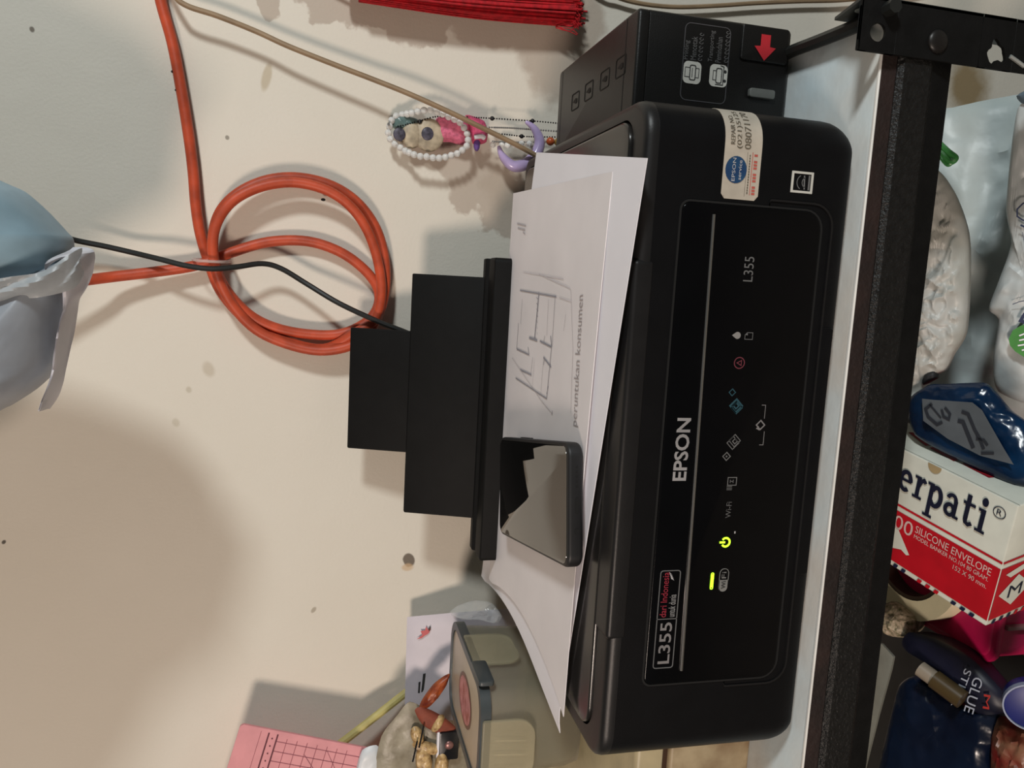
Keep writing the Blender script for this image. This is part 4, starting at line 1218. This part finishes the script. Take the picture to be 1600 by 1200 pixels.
rbox(-.0145, .0145, -.0095, .0095, -.003, .003, .002, .0006, .0006, 4, 2, T=ST_).build('lid', mat('black_lacquer', (0.006, 0.006, 0.008), 0.3), sq)
mb = MB(); sphere(s0_ + np.array([.001, -.003, 0]), 1, mb, 14, 8, (.0045, .002, .0045)); mb.build('stud', mat('rose_metal', hexl(150, 110, 106), 0.35, metal=0.5), sq)
rbox(-.0145, .0145, .0095, .0118, -.003, .002, .0006, .0002, .0002, 2, 1, T=ST_).build('white_edge', M_PAPER, sq)
for k, (x, y, r1, r2, rz) in enumerate(((652, 1150, .011, .006, 20), (668, 1168, .016, .006, 70), (684, 1130, .010, .005, -30), (662, 1190, .016, .008, 10), (690, 1196, .014, .007, 0))):
    c = qp(x, y, .286 - .001 * k); mb = MB()
    pts = [(math.cos(t) * r1, math.sin(t) * r2) for t in np.linspace(0, 2 * math.pi, 12)[:-1]]
    cr_, sr_ = math.cos(math.radians(rz)), math.sin(math.radians(rz))
    c_ = pillow([c + np.array([a * cr_ - b * sr_, 0, a * sr_ + b * cr_]) for a, b in pts], (0, -1, .1), .004, .003, .0012, 150, 5, 2, .5, None, k).build('hair_clip', mat('golden_cream_%d' % k, hexl(206, 176, 126), 0.35, 0.4, 200, col2=hexl(120, 88, 50)))
    tag(c_, ('golden cream hair clip left of the brown cloth, topmost', 'golden cream hair clip next below the topmost clip', 'golden cream hair clip between brown cloth and black square',
             'larger golden cream clip at the frame edge, further from the black square', 'larger golden cream clip at the frame edge, just below the black square')[k], 'clip')
for k, (a, b) in enumerate((((662, 1135), (655, 1168)), ((652, 1158), (645, 1190)))):
    c_ = tube([qp(*a, .278), qp((a[0] + b[0]) / 2, (a[1] + b[1]) / 2, .278), qp(*b, .278)], .0009, 6, 3).build('hair_pin', M_CHAINBLK)
    tag(c_, ('thin black hair pin nearer the brown cloth', 'thin black hair pin nearer the frame edge')[k], 'pin')
# clear film bunched behind the container
c_ = pillow([qp(x, y, d) for x, y, d in ((702, 958, .330), (716, 946, .33), (742, 938, .325), (768, 942, .30), (784, 962, .29), (776, 974, .292), (748, 968, .30), (722, 968, .31))], (0.2, -1, 0.3), .006, .004, .005, 110, 8, 4, .8, None, 6).build('clear_film', mat('clear_film', (0.85, 0.85, 0.85), 0.12, 0.03, 30, alpha=0.22))
tag(c_, 'bunched clear plastic film between the container and the wall', 'film')

# ================================================================== lower shelf
BC = np.array([0.1625, -0.0161, -0.1324]); bt = np.array([-0.2098, -0.9516, -0.2245]); bu = np.array([0.9621, -0.2419, 0.1259])
bt /= np.linalg.norm(bt); bu -= bt * (bu @ bt); bu /= np.linalg.norm(bu); bn = np.cross(bt, bu)
BH, BD, BL = 0.098, 0.0425, 0.150
BF = lambda a, b, c=0: BC + bt * a + bu * b + bn * c
BTOP = lambda a, b, c=0: BC + bt * a - bn * b + bu * c
BEND = lambda a, b, c=0: BC - bn * a + bu * b + bt * c
bx = thing('envelope_box', 'red and white envelope carton tilted on the pile under the shelf', 'box', tuple(BF(-.07, -.05, -.0425)))
M_CARD = mat('white_carton', hexl(214, 216, 204), 0.55, 0.05, 60)
M_BOXRED = mat('box_red', hexl(190, 18, 34), 0.45, 0.08, 60)
M_NAVY = mat('navy_ink', hexl(22, 26, 48), 0.5)
rbox(-BL, 0, -BH, 0, -BD, 0, .0012, .001, .001, 3, 2, T=BF).build('carton', M_CARD, bx)
mb = MB(); poly([(-BL, -.0932), (-.0002, -.0932), (-.0002, -.0500), (-BL, -.0500)], BF, .0004, mb); poly([(-BL, -.0460), (-.0002, -.0460), (-.0002, -.0442), (-BL, -.0442)], BF, .0004, mb)
mb.build('red_band', M_BOXRED, bx)
mb = MB(); poly([(0.0002, -.0932), (BD, -.0932), (BD, -.0500), (.0002, -.0500)], BEND, .0004, mb); poly([(.0002, -.0460), (BD, -.0460), (BD, -.0442), (.0002, -.0442)], BEND, .0004, mb)
mb.build('end_band', M_BOXRED, bx)
mb = MB()
poly([(.004, -.073), (.021, -.060), (.038, -.073), (.021, -.086)], BEND, .0007, mb); poly([(.006, -.056), (.030, -.051), (.030, -.056), (.012, -.060)], BEND, .0007, mb)
dm = mb.build('white_diamond', M_CARD, bx)
mb = MB(); text('M', .014, -.078, .028, -.068, BEND, .0010, mb); mb.build('diamond_letter', M_NAVY, dm)
mb = MB()
poly([(-.096, -.066), (-.080, -.064), (-.0665, -.0800), (-.0690, -.0815), (-.074, -.0795), (-.0830, -.0830), (-.096, -.0835)], BF, .0007, mb)
mb.build('wing_mark', M_CARD, bx)['label'] = 'white bird wing print'


def slab_word(mb):
    """heavy slab-serif 'Merpati' from strokes; cap height 1.45, x-height 1"""
    S = []
    R_ = lambda x0, y0, x1, y1: S.append([(x0, y0), (x1, y0), (x1, y1), (x0, y1)])
    rib = []
    x = -1.95
    # M
    R_(x + .18, 0, x + .42, 1.45); R_(x + 1.25, 0, x + 1.55, 1.45); rib.append(([(x + .3, 1.4), (x + .85, .25), (x + 1.4, 1.4)], .26))
    R_(x, 0, x + .6, .12); R_(x + 1.1, 0, x + 1.72, .12); R_(x, 1.33, x + .45, 1.45); R_(x + 1.25, 1.33, x + 1.72, 1.45)
    # e
    x = 0.0
    rib.append((arc(x + .43, .5, .34, 5, 310, 18, .40), .22)); R_(x + .18, .46, x + .80, .58)
    # r
    x = .98
    R_(x + .16, 0, x + .42, .98); R_(x, 0, x + .62, .12); R_(x, .86, x + .3, .98); rib.append(([(x + .34, .58), (x + .44, .80), (x + .60, .90), (x + .74, .80)], .19))
    # p
    x = 1.84
    R_(x + .16, -.52, x + .42, .98); R_(x, -.52, x + .60, -.40); R_(x, .86, x + .3, .98); rib.append((arc(x + .62, .48, .32, 150, -150, 18, .40), .22))
    # a
    x = 3.0
    rib.append((arc(x + .40, .28, .26, 0, 345, 18, .22), .19)); R_(x + .56, .08, x + .80, .74); rib.append((arc(x + .43, .68, .26, 10, 165, 12, .24), .18)); R_(x + .62, 0, x + .98, .12)
    # t
    x = 4.08
    R_(x + .16, .2, x + .42, 1.28); R_(x, .84, x + .72, .97); rib.append(([(x + .29, .28), (x + .34, .12), (x + .50, .07), (x + .70, .18)], .18))
    # i
    x = 4.98
    R_(x + .16, 0, x + .42, .98); R_(x, 0, x + .58, .12); R_(x, .86, x + .3, .98)
    S.append([(x + .27 + .18 * math.cos(t), 1.28 + .18 * math.sin(t)) for t in np.linspace(0, 2 * math.pi, 17)[:-1]])
    sc = 0.0705 / 5.56; ox, oy = -.0871, -.0320; sy = .0185
    k = 0
    for p in S: poly([(ox + a * sc, oy + b * sy) for a, b in p], BF, .0006 + .00002 * k, mb); k += 1
    for p, wd in rib:
        ribbon([(ox + a * sc, oy + b * sy) for a, b in p], wd * (sc + sy) / 2, BF, mb=mb, h=.0006 + .00002 * k); k += 1


mb = MB(); slab_word(mb); mb.build('brand_lettering', M_NAVY, bx)['label'] = 'heavy navy slab lettering'
mb = MB(); ribbon(arc(-.0104, -.0108, .0042, 0, 345, 20), .0006, BF, True, mb=mb, h=.0006); text('R', -.0122, -.0130, -.0086, -.0086, BF, .0006, mb); mb.build('registered_mark', M_NAVY, bx)
M_PALE = mat('pale_pink_print', hexl(226, 196, 190), 0.5)
mb = MB(); text('100', -.0900, -.0650, -.0680, -.0530, BF, .0007, mb); text('SILICONE ENVELOPE', -.0660, -.0590, -.0055, -.0530, BF, .0007, mb)
text('MODEL BANKER NO.104 80 GRAM.', -.0660, -.0640, -.0062, -.0606, BF, .0007, mb); text('152 X 90 mm.', -.0320, -.0700, -.0062, -.0662, BF, .0007, mb)
text('PAPERLINE', -.0062, -.0900, -.0040, -.0760, lambda a, b, c=0: BF(a, b, c), .0007, MB())
mb.build('box_lettering', M_PALE, bx)
M_STRIPEBLUE = mat('stripe_navy', hexl(24, 30, 60), 0.5)
for k in range(20):
    x = -.143 + k * .0072
    if k % 4 == 3: continue
    mb = MB(); poly([(x, -.0974), (x + .0034, -.0974), (x + .0046, -.0942), (x + .0012, -.0942)], BF, .0006, mb)
    mb.build('airmail_stripe', M_BOXRED if (k // 4) % 2 else M_STRIPEBLUE, bx)
for k in range(5):
    x = .004 + k * .008
    mb = MB(); poly([(x, -.0974), (x + .0034, -.0974), (x + .0052, -.0942), (x + .0018, -.0942)], BEND, .0006, mb); mb.build('airmail_stripe', M_STRIPEBLUE if k < 3 else M_BOXRED, bx)


def bi(x, y):
    p = on(x, y, BC, bu) - BC; return (p @ bt, -(p @ bn))


for quad in (((1419, 676), (1448, 677), (1482, 694), (1446, 697)), ((1452, 700), (1487, 695), (1528, 716), (1490, 721)), ((1502, 725), (1539, 720), (1584, 744), (1545, 747))):
    mb = MB(); poly([bi(*p) for p in quad], BTOP, .0004, mb); mb.build('red_patch', mat('patch_red', hexl(150, 24, 38), 0.5), bx)
mb = MB(); poly([(-.0620 + .0055 * math.cos(t), -.0002 + .0062 * math.sin(t)) for t in np.linspace(math.pi, 2 * math.pi, 12)], BF, .0005, mb); mb.build('thumb_notch', mat('notch_tan', hexl(168, 148, 110), 0.6), bx)
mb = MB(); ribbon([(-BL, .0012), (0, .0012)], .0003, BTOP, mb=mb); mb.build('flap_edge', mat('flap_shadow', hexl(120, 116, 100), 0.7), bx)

# big pink tub under the box
tz = -0.205
pz = lambda x, y, z=tz: at(x, y, 2, z)
tb0, tb1 = pz(1384, 938), pz(1545, 1036)
ty_ = tb1 - tb0; ly_ = np.linalg.norm(ty_); ty_ /= ly_; tx_ = np.array([-ty_[1], ty_[0], 0]); tx_ = tx_ if tx_[0] > 0 else -tx_
TB = lambda a, b, c=0: tb0 + tx_ * a + ty_ * b + np.array([0, 0, c])
M_MAG = mat('magenta_plastic', hexl(196, 24, 86), 0.4, 0.1, 40)
tub = thing('pink_tub', 'magenta plastic tub with ribbed side under the envelope carton', 'tub', tuple(TB(.06, .06, LZ - tz)))
rbox(0, .125, -0.03, ly_, -.052, 0.0, .012, .004, .002, 6, 3, T=TB).build('tub_wall', M_MAG, tub)
rbox(-.006, .131, -0.036, ly_ + .006, LZ - tz + .0005, -.050, .014, .004, .002, 6, 3, T=TB).build('base_flange', M_MAG, tub)
rbox(-.003, .128, -0.033, ly_ + .003, -.008, -.001, .013, .002, .002, 6, 2, T=TB).build('rim', M_MAG, tub)
for k in (0.028, 0.075):
    rbox(k, k + .0035, ly_ - .002, ly_ + .0042, -.050, -.009, .0008, .0004, .0004, 2, 1, T=TB).build('rib', mat('rib_grey_pink', hexl(150, 110, 110), 0.5), tub)  # ribs greyer than the tub wall
# tape roll lying on the tub
q_ = [at(*p, 2, tz + .002)[:2] for p in ((1388, 940), (1440, 966), (1500, 979))]
(ax_, ay_), (bx_, by_), (cx_, cy_) = q_
d_ = 2 * (ax_ * (by_ - cy_) + bx_ * (cy_ - ay_) + cx_ * (ay_ - by_))
ux_ = ((ax_ ** 2 + ay_ ** 2) * (by_ - cy_) + (bx_ ** 2 + by_ ** 2) * (cy_ - ay_) + (cx_ ** 2 + cy_ ** 2) * (ay_ - by_)) / d_
uy_ = ((ax_ ** 2 + ay_ ** 2) * (cx_ - bx_) + (bx_ ** 2 + by_ ** 2) * (ax_ - cx_) + (cx_ ** 2 + cy_ ** 2) * (bx_ - ax_)) / d_
rad_ = min(0.060, math.hypot(ax_ - ux_, ay_ - uy_))
mid_ = np.array([bx_, by_]); dirc = np.array([ux_, uy_]) - mid_; dirc /= np.linalg.norm(dirc); cc_ = mid_ + dirc * rad_
tp_ = thing('tape_roll', 'wide pale yellow tape roll lying between pink tub and envelope carton', 'tape', (cc_[0], cc_[1], tz + .0005))
cir = lambda r: [(cc_[0] + r * math.cos(t), cc_[1] + r * math.sin(t)) for t in np.linspace(0, 2 * math.pi, 49)[:-1]]
ring(cir(rad_), cir(rad_ * .72), tz + .0005, tz + .0155).build('tape', mat('pale_tape', hexl(238, 232, 196), 0.18, 0.08, 30), tp_)
ring(cir(rad_ * .72), cir(rad_ * .66), tz + .0008, tz + .0150).build('core', mat('shaded_core', hexl(50, 38, 26), 0.7), tp_)  # core coloured dark for the shadow in the roll's hole

# blue wrapped pack
nB = np.array([0.25, -0.45, 0.85]); pB = np.array([0.22, 0.06, -0.138])
ob = lambda x, y: on(x, y, pB, nB)
bp2 = thing('blue_pack', 'shiny blue plastic pack with grey label leaning behind the carton', 'pack', tuple(ob(1520, 700)))
pillow([ob(x, y) for x, y in ((1418, 628), (1450, 602), (1480, 600), (1538, 598), (1556, 612), (1580, 640), (1612, 668), (1640, 740), (1590, 760), (1500, 720), (1430, 680))], nB, .009, .008, .0022, 50, 24, 8, .8, None, 8).build('wrapper', mat('blue_film', hexl(8, 42, 74), 0.22, 0.2, 30, 0.25, 60, col2=hexl(5, 20, 42)), bp2)
OB = lambda a, b, c=0: ob(a, b) + nB / np.linalg.norm(nB) * (.0125 + c)
mb = MB(); poly([(1450, 628), (1470, 630), (1528, 634), (1543, 646), (1560, 676), (1576, 704), (1592, 730), (1540, 716), (1490, 690), (1452, 662)], OB, 0, mb)
lb_ = mb.build('grey_label', mat('grey_label', hexl(80, 84, 88), 0.45, 0.15, 40), bp2)
mb = MB()
for pts, wd in (([(1466, 636), (1456, 644), (1460, 656), (1474, 668), (1482, 664)], 4.5), ([(1462, 637), (1470, 646), (1480, 658)], 2.5), ([(1481, 645), (1484, 656), (1492, 660), (1494, 652), (1486, 642)], 4),
                ([(1512, 648), (1522, 652), (1532, 676), (1540, 690), (1546, 706)], 5), ([(1506, 662), (1514, 664), (1522, 684), (1530, 704)], 6), ([(1534, 690), (1546, 692), (1552, 700)], 4), ([(1542, 712), (1562, 712)], 4)):
    ribbon(pts, wd, OB, mb=mb, h=.0008)
mb.build('script_lettering', mat('label_dark', hexl(26, 28, 36), 0.5), lb_)

# white plastic bags at the back of the lower shelf
M_BAGW = mat('white_plastic_bag', (0.42, 0.475, 0.475), 0.42, 0.08, 14, 0.35, 38, col2=(0.34, 0.40, 0.40))
M_BAGW2 = mat('warm_white_plastic_bag', (0.46, 0.46, 0.44), 0.42, 0.1, 20, 0.25, 60, col2=(0.36, 0.36, 0.32))
nW = np.array([0.0, -0.62, 0.78]); pW = np.array([0.3, 0.22, -0.175])
ow = lambda x, y: on(x, y, pW, nW)
c_ = pillow([ow(x, y) for x, y in ((1400, 190), (1488, 168), (1590, 148), (1640, 150), (1650, 400), (1640, 640), (1560, 650), (1450, 640), (1380, 520))], nW, .014, .012, .012, 15, 24, 8, .5, None, 2).build('white_bag', M_BAGW)
tag(c_, 'large bluish white plastic bag spread along the back of the lower shelf', 'bag')
nV = np.array([0.05, -0.5, 0.86]); pV = np.array([0.3, 0.10, -0.135])
ov = lambda x, y: on(x, y, pV, nV)
c_ = pillow([ov(x, y) for x, y in ((1395, 262), (1460, 262), (1492, 300), (1512, 360), (1514, 440), (1508, 520), (1488, 556), (1476, 580), (1446, 592), (1440, 620), (1420, 650), (1360, 640), (1350, 400))], nV, .012, .03, .0085, 40, 40, 14, .8, None, 5).build('crumpled_bag', M_BAGW2)
tag(c_, 'crumpled warm white plastic bag just under the black rail', 'bag')
nU = np.array([-0.1, -0.7, 0.7]); pU = np.array([0.3, 0.05, -0.21])
ou = lambda x, y: on(x, y, pU, nU)
pb = thing('printed_bag', 'white plastic bag with green leaf print at the frame edge', 'bag', tuple(ou(1600, 480)))
pillow([ou(x, y) for x, y in ((1590, 170), (1630, 165), (1700, 250), (1720, 640), (1640, 640), (1560, 612), (1552, 560), (1560, 500), (1545, 482), (1560, 440), (1580, 380), (1572, 320))], nU, .010, .02, .006, 30, 26, 8, .6, None, 12).build('bag_film', mat('printed_bag_film', (0.46, 0.49, 0.49), 0.4, 0.08, 16, 0.2, 40), pb)
OU = lambda a, b, c=0: ou(a, b) + nU / np.linalg.norm(nU) * (.017 + c)
mb = MB(); poly([(1576, 525), (1582, 512), (1594, 505), (1612, 498), (1626, 506), (1630, 530), (1618, 552), (1600, 553), (1586, 544), (1578, 535)], OU, 0, mb)
lf = mb.build('leaf_print', mat('leaf_green', hexl(64, 140, 58), 0.5, 0.15, 100), pb)
mb = MB()
for pts in ([(1592, 520), (1602, 516)], [(1592, 527), (1606, 524)], [(1590, 535), (1602, 533)], [(1596, 542), (1606, 540)]): ribbon(pts, 2.4, OU, mb=mb, h=.0006)
mb.build('leaf_lettering', M_PAPER, lf)
mb = MB()
ribbon([(1612, 316), (1598, 318), (1589, 327), (1589, 338), (1598, 344), (1612, 344)], 2.4, OU, mb=mb, h=.0006); ribbon([(1594, 351), (1602, 355), (1614, 355)], 3.0, OU, mb=mb, h=.0006); ribbon([(1597, 362), (1602, 390), (1604, 410)], .8, OU, mb=mb, h=.0006)
ribbon([(1612, 482), (1600, 487), (1594, 497), (1602, 500)], 5, OU, mb=mb, h=.0006); ribbon([(1582, 472), (1592, 468), (1602, 466)], 1.2, OU, mb=mb, h=.0006)
mb.build('navy_print', mat('bag_navy', hexl(30, 44, 78), 0.5), pb)
c_ = tube([ov(1470, 222), ov(1482, 233), ov(1496, 246), ov(1508, 256), ov(1500, 262), ov(1488, 250), ov(1480, 244)], .0022, 8, 6)
tube([ov(1484, 240), ov(1486, 254), ov(1496, 266), ov(1503, 262)], .0016, 8, 6, mb=c_)
c_.v = [tuple(np.array(p) + nV * .022) for p in c_.v]
c_ = c_.build('green_strap', mat('green_plastic', hexl(60, 128, 66), 0.35, 0.2, 100)); tag(c_, 'curled green plastic strap on the white bag below the rail', 'strap')
c_ = pillow([ou(x, y) for x, y in ((1588, 150), (1612, 138), (1640, 150), (1630, 168), (1600, 164))], nU, .008, .006, .002, 60, 6, 3, .5).build('blue_grey_cloth', mat('blue_grey', hexl(96, 114, 128), 0.7, 0.3, 120)); tag(c_, 'small blue-grey cloth corner at the frame edge under the post', 'cloth')
c_ = pillow([ov(x, y) + np.array([0, 0, .004]) for x, y in ((1458, 582), (1470, 580), (1472, 590), (1462, 596), (1450, 602), (1448, 594))], nV, .004, .01, .001, 80, 6, 3, .5).build('black_knot', mat('black_rubber', (0.01, 0.01, 0.012), 0.6)); tag(c_, 'small black knotted bit between the crumpled bag and blue pack', 'knot')

# left-hand dark corner of the lower shelf
nD = np.array([0.1, -0.35, 0.93]); pD = np.array([0.0, 0.07, -0.205])
od = lambda x, y: on(x, y, pD, nD)
c_ = pillow([od(x, y) for x, y in ((1362, 1260), (1376, 1190), (1392, 1120), (1406, 1070), (1430, 1056), (1462, 1074), (1505, 1098), (1540, 1104), (1562, 1112), (1562, 1160), (1548, 1180), (1552, 1260))], nD, .010, .04, .0055, 19, 26, 8, .7, None, 3).build('navy_bag', mat('navy_film', hexl(12, 24, 44), 0.25, 0.2, 20, 0.35, 50, col2=hexl(6, 12, 28)))
tag(c_, 'crumpled shiny navy plastic bag at the dark end of the lower shelf', 'bag')
mb = MB(); P_ = [od(x, y) + np.array([0, .0, .004]) for x, y in ((1330, 1220), (1352, 1120), (1366, 1000), (1384, 1006), (1402, 1026), (1398, 1046), (1378, 1118), (1352, 1220))]
up_ = nD / np.linalg.norm(nD)
mb.add([tuple(p) for p in P_] + [tuple(p - up_ * .003) for p in P_], [tuple(range(8)), tuple(range(15, 7, -1))] + [(i, (i + 1) % 8, 8 + (i + 1) % 8, 8 + i) for i in range(8)])
c_ = mb.build('grey_card', mat('grey_card', hexl(128, 128, 118), 0.7, 0.1, 60), smooth=False); tag(c_, 'plain pale grey card strip between the rail and navy bag', 'card')
c_ = pillow([od(x, y) for x, y in ((1372, 955), (1392, 940), (1412, 950), (1432, 968), (1424, 992), (1408, 996), (1384, 990))], nD, .010, .04, .006, 70, 10, 4, .6, None, 6).build('speckled_cloth', mat('speckled_cloth', hexl(190, 172, 150), 0.8, 0.1, 320, 0.3, 200, col2=hexl(84, 84, 50))); tag(c_, 'cream cloth with dark specks left of the pink tub', 'cloth')
gp = thing('glue_pack', 'dark navy glue stick pack wedged between pink tub and navy bag', 'pack', tuple(od(1500, 1030)))
ng = np.array([-0.1, -0.35, 0.93]); pg = np.array([0.02, 0.05, -0.196]); og = lambda x, y: on(x, y, pg, ng)
pillow([og(x, y) for x, y in ((1420, 988), (1466, 1000), (1510, 1022), (1538, 1048), (1570, 1085), (1574, 1112), (1530, 1116), (1500, 1084), (1460, 1040), (1410, 1010))], ng, .008, .03, .0015, 50, 8, 4, .5, None, 2).build('pack_body', mat('navy_card', hexl(16, 18, 38), 0.45, 0.2, 60), gp)
OG = lambda a, b, c=0: og(a, b) + ng / np.linalg.norm(ng) * (.0095 + c)


def ptext(txt, o, r, upv, mb):
    V, F = text_mesh(txt); a = np.array(V); lo = a.min(0); hi = a.max(0)
    mb.add([(o[0] + (p[0] - lo[0]) / (hi[0] - lo[0]) * r[0] + (p[1] - lo[1]) / (hi[1] - lo[1]) * upv[0],
             o[1] + (p[0] - lo[0]) / (hi[0] - lo[0]) * r[1] + (p[1] - lo[1]) / (hi[1] - lo[1]) * upv[1], 0) for p in V], F, OG)


mb = MB(); ptext('GLUE', (1531, 1050), (-16, 54), (15, 6), mb); ptext('STICK', (1517, 1038), (-22, 58), (11, 5), mb)
mb.build('glue_lettering', mat('glue_print', hexl(170, 176, 190), 0.5), gp)
mb = MB(); ptext('M', (1547, 1078), (-2, 22), (10, 2), mb); mb.build('red_letter', mat('glue_red', hexl(170, 50, 44), 0.5), gp)
gb = thing('glue_bottle', 'small brown glue bottle with pale cap on the dark pile', 'bottle', tuple(og(1480, 1055)))
gl0, gl1, gl2 = [og(x, y) + ng * .014 for x, y in ((1452, 1036), (1474, 1052), (1518, 1084))]
tube([gl0, gl0 * .5 + gl1 * .5, gl1], .0065, 14, 3).build('cap', mat('pale_cap', hexl(150, 138, 122), 0.4), gb)
tube([gl1, gl1 * .5 + gl2 * .5, gl2], .0078, 14, 3).build('bottle_body', mat('olive_brown', hexl(74, 60, 36), 0.35), gb)
# blue round lid at the frame edge
c0_ = on(1614, 1106, (0, 0.0, -0.2), (0, -1, 0.3)); 
nL = np.array([-0.15, -0.75, 0.62]); nL /= np.linalg.norm(nL); e1_ = np.cross(nL, [0, 0, 1]); e1_ /= np.linalg.norm(e1_); e2_ = np.cross(nL, e1_)
LTt = lambda a, b, c=0: c0_ + e1_ * a + e2_ * b + nL * c
bl_ = thing('blue_lid', 'blue round lid with pale rim beside the pink tub', 'jar', tuple(c0_))
rbox(-.018, .018, -.018, .018, -.012, 0, .0179, .001, .001, 8, 2, T=LTt).build('lid_disc', mat('cobalt_plastic', hexl(18, 30, 104), 0.4, 0.1, 60), bl_)
ring(arc(0, 0, .0190, 0, 352, 44), arc(0, 0, .0179, 0, 352, 44), -.003, .0010, T=LTt).build('lid_rim', mat('lid_rim_white', hexl(130, 140, 164), 0.4), bl_)
c_ = pillow([od(x, y) for x, y in ((1560, 1120), (1590, 1128), (1640, 1130), (1680, 1260), (1560, 1270), (1548, 1180))], nD, .012, .03, .008, 50, 10, 4, .7, None, 15).build('red_wrapper', mat('red_beige_wrapper', hexl(110, 32, 28), 0.4, 0.3, 34, 0.2, 80, col2=hexl(150, 128, 96))); tag(c_, 'crumpled red and beige wrapper under the blue lid at frame edge', 'wrapper')
